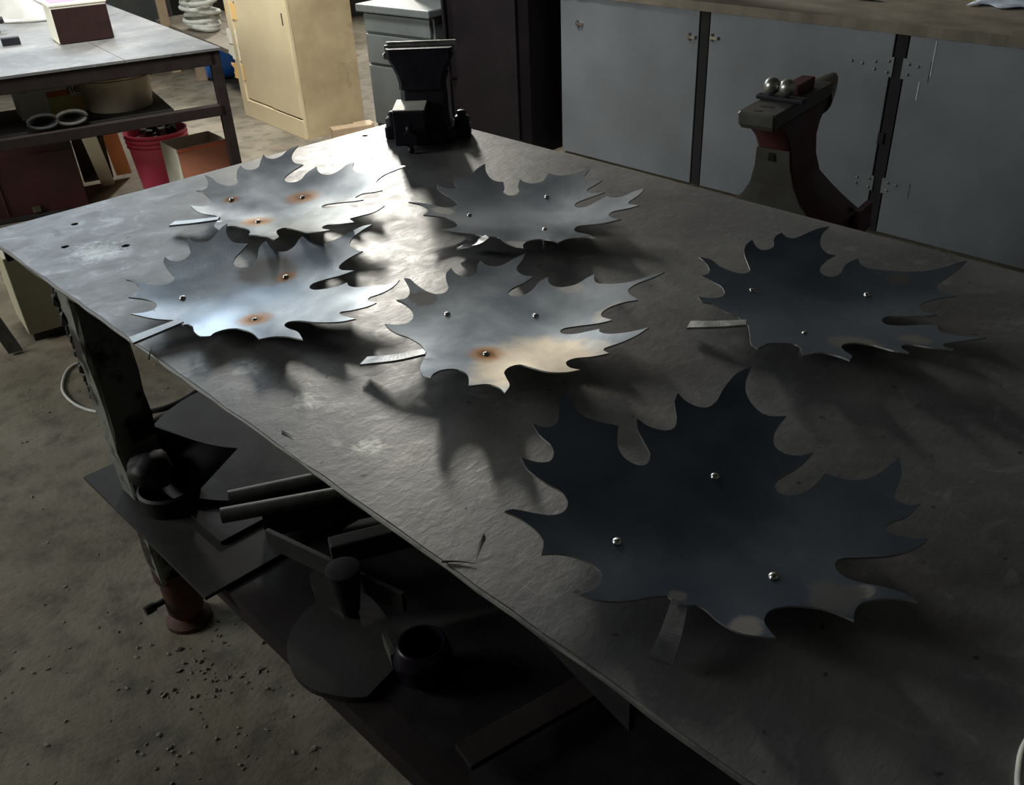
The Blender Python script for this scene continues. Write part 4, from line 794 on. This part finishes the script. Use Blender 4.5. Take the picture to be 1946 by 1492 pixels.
# leaning boards
def lean(name, a, b, wd, th, m, label, cat):
    a, b = Vector(a), Vector(b); d = b - a
    c_ = (a + b) / 2; side = Vector((math.cos(ab), math.sin(ab), 0)) * wd / 2; nrm = d.cross(side).normalized() * th / 2
    P = [a - side, a + side, b + side, b - side]
    bm = bmesh.new(); lo = [bm.verts.new(p - c_ - nrm) for p in P]; hi = [bm.verts.new(p - c_ + nrm) for p in P]
    bm.faces.new(lo[::-1]); bm.faces.new(hi)
    for i in range(4): bm.faces.new((lo[i], lo[(i + 1) % 4], hi[(i + 1) % 4], hi[i]))
    o = obj(name, bm, m, None, loc=c_); tag(o, label, cat); return o
lean('yellow_board', (1.5169, 3.2365, 0.02), (1.4244, 3.059, 0.36), .085, .012, M['tan'], 'narrow orange yellow board leaning left of the red bucket', 'board')
lean('white_board', (1.3721, 3.1205, 0.02), (1.1319, 2.5306, 0.5), .07, .015, M['white'], 'narrow cream board leaning under the rear bench left of the yellow board', 'board')
lean('grey_board', (1.3764, 3.2587, 0.02), (1.2927, 3.0145, 0.32), .16, .015, M['frame'], 'dark board leaning behind the cream board', 'board')

# cream cabinet box standing on the floor left of the table leg
cb0 = Vector((0.3464, 1.4711, 0)); 
cbx = thing('cream_cabinet', 'low cream cabinet on a dark plinth behind the near table leg', 'cabinet', (cb0.x, cb0.y, 0), R(-8))
obj('body', bx((.275, .12, .20), (.55, .24, .32)), M['creamdim'], cbx, bevel=.004)
obj('plinth', bx((.275, .125, .02), (.52, .20, .04)), M['blackm'], cbx)
lean('long_grey_batten', (0.2738, 1.4425, 0.01), (0.2153, 1.4902, 0.3), .05, .02, M['pipe'], 'grey batten leaning against the cream cabinet at the left edge', 'batten')

# cable loop and hose on the floor
P = catmull([(0.2893, 0.817, 0.006), (0.2721, 0.8869, 0.006), (0.2797, 0.9991, 0.006), (0.3142, 1.0869, 0.006), (0.3644, 1.1454, 0.006)], 8); c = Vector(P[0])
P2 = catmull([Vector(p) for p in ((0.3244, 0.7481, 0.006), (0.2916, 0.8094, 0.006), (0.2738, 0.9004, 0.006), (0.2828, 1.0117, 0.006), (0.3277, 1.1114, 0.006), (0.3738, 1.1642, 0.006), (0.4279, 1.1753, 0.006))], 8)
o = obj('cable', tube([p - c for p in P2], .005, 8), M['hose'], None, smooth=True, loc=c); tag(o, 'pale cable curving on the floor behind the near table leg', 'cable')
P2 = catmull([Vector(p) for p in ((0.3637, 0.7099, 0.008), (0.4335, 0.6376, 0.008), (0.5103, 0.6179, 0.008), (0.6115, 0.6411, 0.008), (0.7487, 0.7218, 0.008))], 8); c = Vector(P2[0])
o = obj('hose', tube([p - c for p in P2], .008, 8), M['blackm'], None, smooth=True, loc=c); tag(o, 'dark hose on the floor right of the near table leg', 'hose')
P2 = catmull([Vector(p) for p in ((0.3192, 0.5309, 0.008), (0.4304, 0.5723, 0.008), (0.5188, 0.5581, 0.008), (0.6004, 0.5078, 0.008), (0.699, 0.4494, 0.008))], 8); c = Vector(P2[0])
o = obj('hose', tube([p - c for p in P2], .010, 8), M['pipe'], None, smooth=True, loc=c); tag(o, 'thicker grey hose on the floor, nearer than the dark one', 'hose')

# ------------------------------------------------------------------ beige sliding-door cabinet
A_, B_, C_ = Vector((2.7172, 3.9137, 0)), Vector((2.6466, 3.0391, 0)), Vector((3.0771, 2.9874, 0))
ux = (A_ - B_).normalized(); LW = (A_ - B_).length; dp = (C_ - B_).length
ang = math.atan2(-ux.y, -ux.x)      # local +x runs from the far front corner to the near one
bc = thing('beige_cabinet', 'tall beige sliding door cabinet with grimy side panel', 'cabinet', (A_ + B_) / 2, ang)
HH = 2.0
# local frame: x along the front (near corner at +LW/2), y depth away from the aisle
body = obj('carcass', bx((0, dp / 2 + .006, HH / 2), (LW - .02, dp - .012, HH)), M['beige'], bc, bevel=.003)
obj('side_panel', bx((LW / 2 - .004, dp / 2, HH / 2), (.010, dp, HH)), M['beigestain'], bc, bevel=.002)
obj('plinth', bx((0, -.002, .06), (LW, .024, .12)), M['beige'], bc, bevel=.003)
obj('far_stile', bx((-LW / 2 + .04, -.002, HH / 2 + .05), (.08, .026, HH - .12)), M['beige'], bc, bevel=.003)
for (xa, xb, yy) in ((-LW / 2 + .08, .06, .004), (.02, LW / 2 - .01, -.006)):
    d_ = obj('sliding_door', bx(((xa + xb) / 2, yy, HH / 2 + .06), (xb - xa, .012, HH - .14)), M['beige'], bc, bevel=.002)
    xh = xb - .05 if xb > .2 else xa + .05
    obj('finger_pull', bx((xh, yy - .0065, .72), (.012, .002, .07)), M['blackm'], d_)
obj('corner_trim', bx((LW / 2 - .004, .003, HH / 2), (.016, .02, HH)), M['beige'], bc, bevel=.003)
# torn paper scraps stuck behind its far edge
for i, (px) in enumerate(((2.7, 3.8624, 0.6941), (2.7, 3.9114, 0.5239), (2.7, 3.915, 0.4286), (2.7, 3.9094, 0.3014))):
    p = Vector(px); bm = bmesh.new(); r_ = random.Random(i)
    Q = [(r_.uniform(-.03, .02), .10 * (j / 6 - .5)) for j in range(7)]
    pts = [(q[0] - .03, q[1]) for q in Q] + [(.09, .05), (.09, -.05)]
    vs_ = [bm.verts.new((.0, -q[0], q[1])) for q in pts]; bm.faces.new(vs_)
    e = bmesh.ops.extrude_face_region(bm, geom=bm.faces[:]); bmesh.ops.translate(bm, verts=[v for v in e['geom'] if isinstance(v, bmesh.types.BMVert)], vec=(.004, 0, 0))
    o = obj('torn_card', bm, M['tan'] if i in (0, 3) else M['white'], None, loc=(p.x, p.y, p.z))
    tag(o, ['topmost torn card scrap at the left edge of the beige cabinet', 'second torn card scrap from the top at the beige cabinet edge', 'third torn card scrap, beside the blue drum top', 'lowest torn card scrap, in front of the blue drum'][i], 'card scrap', 'torn card at the beige cabinet')

# wood blocks behind the table end
for (q, s, lb_) in (((2.9215, 2.9438, 0), (.26, .09, .07), 'pale wooden block on the floor, the nearer one at the beige cabinet foot'), ((3.0613, 3.0073, 0), (.12, .09, .05), 'pale wooden block on the floor, the farther one against the grey drawers')):
    o = obj('wood_block', bx((0, 0, s[2] / 2), s), M['wood2'], None, bevel=.004, loc=(q[0] - .05, q[1] - .08, .0005)); o.rotation_euler = (0, 0, R(-20)); tag(o, lb_, 'wood block')

# ------------------------------------------------------------------ grey drawer unit
G0, G1 = Vector((3.11, 2.93, 0)), Vector((3.19, 2.345, 0))
gd = (G1 - G0).normalized(); ang = math.atan2(gd.y, gd.x); gw = (G1 - G0).length
gu = thing('drawer_unit', 'low grey metal drawer unit beside the beige cabinet', 'drawer cabinet', (G0 + G1) / 2, ang)
obj('carcass', bx((0, .31, .36), (gw, .58, .72)), M['grey'], gu, bevel=.004)
obj('top', bx((0, .29, .745), (gw + .03, .66, .045)), M['grey'], gu, bevel=.008)
for (z0, z1) in ((.03, .40), (.415, .59), (.605, .71)):
    obj('drawer', bx((0, .008, (z0 + z1) / 2), (gw - .03, .030, z1 - z0)), M['grey'], gu, bevel=.006)
o = obj('grey_housing', bx((0, 0, .2), (.42, .4, .4)), M['grey'], None, bevel=.01, loc=(3.65, 2.65, .769)); o.rotation_euler = (0, 0, R(-80)); tag(o, 'grey metal housing on top of the drawer unit', 'housing')

# ------------------------------------------------------------------ dark machine cabinet
mx = thing('machine_cabinet', 'tall near black machine cabinet behind the vise', 'machine', (3.22, 1.98, 0), R(-90))
obj('body', loft([rect(0, .40, z, .66, .72, .05) for z in (.0, .02, 1.0, 1.9, 1.92)]), M['machine'], mx)
obj('door', bx((.0, .035, .95), (.58, .02, 1.75)), M['machine'], mx, bevel=.01)
obj('handle', tube(catmull([(-.26, .03, .92), (-.26, -.02, .88), (-.255, -.025, .65), (-.25, -.02, .42), (-.25, .03, .38)], 6), .011, 10), M['machine'], mx, smooth=True)
obj('kick_plate', bx((0, .035, .05), (.6, .02, .1)), M['cast'], mx, bevel=.003)
obj('side_rib', bx((-.31, .03, .95), (.03, .03, 1.8)), M['machine'], mx, bevel=.004)

# ------------------------------------------------------------------ grey cabinet run with wooden worktop
XW = 3.485
cr = thing('cabinet_run', 'row of grey blue steel cupboards with dark gaps along the right side', 'cupboards', (XW, -.2, 0))
obj('carcass', bx((.36, -.1, .45), (.66, 3.7, .86)), M['gap'], cr)
gaps = [1.60, .597, -.41, -1.42, -2.2]
doors = []
for i in range(4):
    ya, yb = gaps[i] - .032, gaps[i + 1] + .032
    d_ = obj('cupboard_door', bx((.012, (ya + yb) / 2 + .2, .45), (.03, ya - yb, .87)), M['panel'], cr, bevel=.004); doors.append(d_)
    if i in (1, 2):
        pass
def bolt(p, parent, r=.007):
    bm = bmesh.new(); bmesh.ops.create_uvsphere(bm, u_segments=10, v_segments=6, radius=r, matrix=Matrix.Translation(p) @ Matrix.Diagonal((.6, 1, 1, 1))); return obj('bolt', bm, M['weld'], parent, smooth=True)
# strap hinges across the gap at y = -.41
def hinge(zc_, left_len, right_len, hw, dl, dr):
    # dl = door on the +y side, dr = door on the -y side
    pts = [(0, hw), (0, -hw), (left_len, -hw * .35), (left_len + .02, 0), (left_len, hw * .35)]
    bm = bmesh.new(); y = -.41 + .02 + .2
    vs_ = [bm.verts.new((-.006, y + p[0], zc_ + p[1])) for p in pts]; bm.faces.new(vs_)
    e = bmesh.ops.extrude_face_region(bm, geom=bm.faces[:]); bmesh.ops.translate(bm, verts=[v for v in e['geom'] if isinstance(v, bmesh.types.BMVert)], vec=(.003, 0, 0))
    h_ = obj('hinge', bm, M['panel'], dl)
    h2 = obj('hinge', bx((-.0045, -.43 - right_len / 2 + .2, zc_), (.003, right_len, hw * 2)), M['panel'], dr)
    bm = bmesh.new()
    for (dy, dz) in [(.04, hw * .55), (.04, -hw * .55), (.10, hw * .35), (.10, -hw * .4), (.16, 0), (.21, .005)]:
        if dy < left_len: bmesh.ops.create_uvsphere(bm, u_segments=8, v_segments=6, radius=.0065, matrix=Matrix.Translation((-.008, -.41 + .2 + dy, zc_ + dz)))
    for (dy, dz) in [(-.05, hw * .5), (-.05, -hw * .5), (-.09, hw * .4)]:
        if -dy < right_len: bmesh.ops.create_uvsphere(bm, u_segments=8, v_segments=6, radius=.0065, matrix=Matrix.Translation((-.008, -.41 + .2 + dy, zc_ + dz)))
    o_ = obj('hinge_bolts', bm, M['weld'], cr, smooth=True); o_['kind'] = 'stuff'
hinge(.745, .25, .12, .042, doors[1], doors[2]); hinge(.235, .16, .13, .035, doors[1], doors[2])
obj('gap_post', bx((.006, -.41 + .2, .45), (.012, .05, .87)), M['gap'], cr); obj('gap_post', bx((.006, .597 + .2, .45), (.012, .05, .87)), M['gap'], cr)
for (y, z) in ((.665, .755), (.53, .765), (1.42, .74)):
    bm = bx((-.012, y + .2, z), (.016, .045, .014)); add_cyl(bm, (-.012, y + .2 + .015, z - .018), (-.012, y + .2 + .015, z + .018), .005, None, 8)
    obj('latch', bm, M['weld'], cr, bevel=0)
obj('gap_lug', bx((-.004, -.39 + .2, .44), (.014, .03, .05)), M['gap'], cr, bevel=.005)
# chalk line on the door right of the gap
chalk = mat('chalk_white', (.55, .58, .56), None, 0, .8, 20, 0)
o = obj('chalk_mark', bx((-.0045, (3.485, -0.5561, 0.8235)[1] + .2, .80), (.001, .005, .14)), chalk, cr)
o = obj('chalk_mark', bx((-.0045, (3.485, -0.5153, 0.7022)[1] + .2, .685), (.001, .005, .12)), chalk, cr)
# worktop planks
wt = thing('wooden_worktop', 'long worn wooden worktop above the grey cupboards', 'worktop', (XW + .34, -.4, .882))
rr_ = random.Random(5)
for i in range(3):
    x_ = -.36 + i * .25
    pts = []
    n = 60
    e0 = [(x_ + (rr_.uniform(-.006, .004) if i == 0 else 0), -1.85 + 3.85 * j / n) for j in range(n + 1)]
    bmq = prism(e0 + [(x_ + .247, 2.0), (x_ + .247, -1.85)], 0, .042)
    obj('plank', bmq, M['wood'], wt, bevel=0)
p = Vector((4.064, -0.5644, 0.926)); bm = bmesh.new()
n = 14; g = [[bm.verts.new(((i / n - .5) * .20 * (1 + .3 * math.sin(j)), (j / n - .5) * .34, .006 + .010 * noise.noise(Vector((i * .35, j * .3, 2))) + .01 * math.exp(-((i / n - .6) ** 2) * 20))) for j in range(n + 1)] for i in range(n + 1)]
for i in range(n):
    for j in range(n): bm.faces.new((g[i][j], g[i + 1][j], g[i + 1][j + 1], g[i][j + 1]))
o = obj('cloth_rag', bm, M['rag'], None, smooth=True, loc=(p.x + .06, p.y - .05, .927)); sm = o.modifiers.new('thick', 'SOLIDIFY'); sm.thickness = .003; tag(o, 'pale blue cloth rag on the wooden worktop at the upper right', 'cloth')
p = Vector((4.1465, -0.3769, 0.926)); o = obj('yellow_folder', bx((0, 0, .006), (.16, .2, .012)), M['yellow'], None, bevel=.002, loc=(p.x + .085, p.y - .02, .9245)); tag(o, 'yellow folder on the worktop behind the rag', 'folder')
p = Vector((3.8926, 0.0117, 0.926)); o = obj('black_tool', bx((0, 0, .012), (.04, .09, .024)), M['blackm'], None, bevel=.005, loc=(p.x + .03, p.y, .9245)); tag(o, 'small black object on the worktop at the top picture edge', 'tool')

# ------------------------------------------------------------------ anvil on red stand, between table and cupboards
AX = Vector((1.985, -.72, 0)); AZ = .948      # face corner region
a0 = R(9)
an = thing('anvil', 'dark red and grey anvil with tool balls on its face, beyond the right table edge', 'anvil', (2.062, -.703, .50), a0 - R(90))
# local: x to the viewer's right (end face width), y away along the anvil, z up.
def arect(z, w0, y0_, y1_, ch=.01, cx=0): return rect(cx, (y0_ + y1_) / 2, z, w0, y1_ - y0_, ch)
sec = [arect(.0, .41, 0, .30), arect(.035, .405, 0, .30), arect(.055, .35, .002, .295), arect(.085, .275, .004, .285), arect(.12, .205, .004, .27), arect(.17, .150, .0, .225),
       arect(.23, .120, -.01, .21), arect(.29, .110, -.02, .205), arect(.33, .110, -.05, .22), arect(.365, .114, -.095, .25), arect(.39, .115, -.15, .27)]
obj('body', loft(sec), M['anvilred'], an, smooth=True)
fz = [(.200, .004), (.198, .035), (.172, .055), (.135, .085), (.101, .12), (.074, .17), (.059, .23), (.054, .29)]
pl_ = [(x, z) for x, z in fz] + [(-x, z) for x, z in fz[::-1]]
yf = lambda z: -.006 if z < .18 else (-.016 if z < .25 else -.026)
secf = [[(x * .985, yf(z) - .0, z) for x, z in pl_], [(x * .985, yf(z) + .008, z) for x, z in pl_]]
ef = obj('end_face', loft(secf), M['anvilface'], an); ef['label'] = 'bare grey end face of the anvil body'
obj('handling_hole', bx((-.002, -.019, .265), (.022, .014, .026)), M['gap'], an, bevel=.002)
tp = obj('face_plate', loft([rect(0, .055, .385, .108, .44, .006), rect(0, .05, .40, .116, .46, .006), rect(0, .05, .430, .118, .47, .006), rect(0, .05, .436, .112, .46, .006)]), M['anvilface'], an)
obj('hardy_hole', bx((-.006, -.155, .436), (.020, .020, .0015)), M['gap'], tp)
obj('slot_hole', bx((-.002, -.10, .436), (.042, .016, .0015)), M['gap'], tp)
hs = []
for i in range(9):
    f = i / 8; r_ = .060 * (1 - f) ** .7 + .006
    hs.append([(0 + r_ * math.cos(2 * math.pi * j / 20), .27 + .19 * f, .385 + .035 * f ** 1.5 + r_ * .85 * math.sin(2 * math.pi * j / 20) - .005 * (1 - f)) for j in range(20)])
obj('horn', loft(hs), M['gold'], an, smooth=True)
for sy in (.03, .25):
    bm = cyl((-.19, sy, .05), (-.172, sy, .012), .009, None, 8); add_cyl(bm, (.19, sy, .05), (.172, sy, .012), .009, None, 8)
    obj('hold_down_bolt', bm, M['cast'], an, smooth=True)
# stand
st = thing('anvil_stand', 'red steel trestle stand carrying the anvil', 'stand', (2.062, -.703, 0), a0 - R(90))
obj('top_plate', bx((0, .15, .485), (.46, .40, .028)), M['anvilred'], st, bevel=.004)
for sx in (-1, 1):
    for sy in (.02, .30):
        bm = loft([rect(sx * .24, sy + (-.03 if sy < .1 else .03), 0, .05, .05), rect(sx * .20, sy, .470, .05, .05)])
        obj('leg', bm, M['anvilred'], st)
obj('brace', bx((.0, .30, .25), (.40, .02, .03)), M['anvilred'], st)
obj('side_bracket', loft([[(.215, .18, .47), (.24, .18, .47), (.24, .32, .47), (.215, .32, .47)], [(.215, .20, .56), (.235, .20, .56), (.235, .32, .56), (.215, .32, .56)]]), M['anvilred'], st)
# swage block with two ball tools on the face
bt_ = thing('ball_tool', 'black bar with two bright steel balls lying on the anvil face', 'forging tool', (2.062, -.703, .9365), a0 - R(90))
obj('bar', bx((.005, -.015, .007), (.15, .035, .013)), M['cast'], bt_, bevel=.003)
for (x, m_) in ((-.028, 'bright'), (.020, 'bright')):
    bm = bmesh.new(); bmesh.ops.create_uvsphere(bm, u_segments=24, v_segments=16, radius=.0255, matrix=Matrix.Translation((x, -.015, .040))); obj('ball', bm, M[m_], bt_, smooth=True)
hk = obj('hammer_head', bx((0, 0, .016), (.045, .13, .032)), M['anvilred'], None, bevel=.004, loc=(2.062 + .13, -.703 + .015, .9365)); hk.rotation_euler = (0, 0, a0 - R(90)); tag(hk, 'red block lying behind the steel balls on the anvil', 'hammer head')

# ------------------------------------------------------------------ far left background
fb = Vector((3.1445, 4.9572, 0))
dr_ = thing('blue_drum', 'blue plastic drum lying behind the rear bench by the beige cabinet', 'drum', (fb.x, fb.y, 0), R(-20))
obj('shell', lathe([(.0, -.28), (.13, -.28), (.145, -.26), (.15, -.1), (.155, -.09), (.155, -.07), (.15, -.06), (.15, .2), (.145, .28), (0, .28)], (.15, .15, .156), 36, RY(R(90))), M['blue'], dr_, smooth=True)
obj('cap', cyl((-.135, .15, .20), (-.155, .15, .20), .025, None, 16), M['blue'], dr_, smooth=True)
sf, sg = Vector((2.9979, 5.1963, 0.38)), Vector((2.8051, 4.0049, 0.38)); sd_ = (sf - sg).normalized(); ang = math.atan2(sd_.y, sd_.x)
sb = thing('low_shelf', 'low worn board shelf behind the rear bench', 'shelf', ((sf + sg) / 2).to_tuple()[:2] + (0,), ang)
ls = (sf - sg).length + .9
for i in range(3): obj('board', bx((.42, -.10 - .2 * i, .36), (ls, .195, .035)), M['wood'], sb, bevel=.003)
for sx in (.62, 1.15):
    for sy in (-.06, -.52): obj('leg', bx((sx, sy, .171), (.07, .07, .342)), M['wood2'], sb, bevel=.003)
# stack of folded flat hose
hp = Vector((3.0168, 5.0946, 0.38)); hst = thing('flat_hose_coil', 'stack of folded white flat hose on the low shelf', 'hose', (hp.x + .12, hp.y + .06, .379), ang)
rr_ = random.Random(9)
for i in range(11):
    z = .022 + i * .032; ph = rr_.uniform(-.6, .6); ax_, ay_ = .19 + rr_.uniform(-.05, .06), .10 + rr_.uniform(-.01, .03)
    pts = []
    for q in range(30):
        a_ = 2 * math.pi * q / 30; x, y = ax_ * math.cos(a_), ay_ * math.sin(a_)
        pts.append((x * math.cos(ph) - y * math.sin(ph), x * math.sin(ph) + y * math.cos(ph), z + .016 * math.sin(a_ + i * 1.7)))
    obj('hose_turn', tube(pts, .017, 8, True), M['hose'], hst, smooth=True)
# timber post, grey cabinet and metal sheets at the back
pp = Vector((3.0057, 5.2993, 0.38)); o = obj('timber_post', bx((0, 0, .75), (.07, .05, 1.5)), M['wood2'], None, bevel=.004, loc=(pp.x + .05, pp.y + .35, .001)); o.rotation_euler = (0, 0, R(-10)); tag(o, 'reddish timber post behind the rear bench', 'timber post')
gp = Vector((3.3022, 6.4966, 0.2))
gt = thing('grey_locker', 'grey green steel locker behind the rear bench', 'locker', (2.75, 6.25, 0), 0)
obj('carcass', bx((0, 0, .9), (1.1, .5, 1.8)), M['grey'], gt, bevel=.005); obj('door', bx((-.01, -.255, .92), (1.0, .02, 1.65)), M['grey'], gt, bevel=.005); obj('handle', bx((.4, -.275, 1.0), (.02, .03, .12)), M['cast'], gt, bevel=.003)
cl_ = thing('wall_cladding', 'ribbed pale metal cladding at the back behind the hose stack', 'cladding', (4.7, 6.2, 0), 0)
for i in range(4): obj('sheet_panel', bx((-.35 + .21 * i, -.02 * i, .95), (.20, .012, 1.9)), M['sheet'] if i % 2 else M['hose'], cl_)

# ------------------------------------------------------------------ grit and crumbs on the floor
bm = bmesh.new(); rg = random.Random(21)
def crumb(x, y, s):
    mt = Matrix.Translation((x, y, s * .35)) @ Matrix.Rotation(rg.uniform(0, 6.28), 4, 'Z') @ Matrix.Rotation(rg.uniform(-.5, .5), 4, 'X') @ Matrix.Diagonal((rg.uniform(.7, 1.9), rg.uniform(.6, 1.1), rg.uniform(.4, .8), 1))
    r_ = bmesh.ops.create_icosphere(bm, subdivisions=1, radius=s, matrix=mt)
    for v in r_['verts']: v.co += Vector((rg.uniform(-1, 1), rg.uniform(-1, 1), rg.uniform(-1, 1))) * s * .22
fx, fy = .03, -.48
for i in range(170):
    a_ = rg.uniform(0, 6.28); d_ = abs(rg.gauss(0, .28)); crumb(fx - .03 + d_ * math.cos(a_), fy - .12 + d_ * math.sin(a_), rg.uniform(.0015, .0055))
for i in range(260): crumb(rg.uniform(-.5, .9), rg.uniform(-1.6, 1.2), rg.uniform(.001, .0045))
for i in range(14): crumb(rg.uniform(-.02, .35), rg.uniform(-1.3, -.4), rg.uniform(.004, .008))
o = obj('floor_grit', bm, M['stone']); tag(o, 'loose grit and crumbs scattered on the concrete floor', 'grit', kind='stuff')
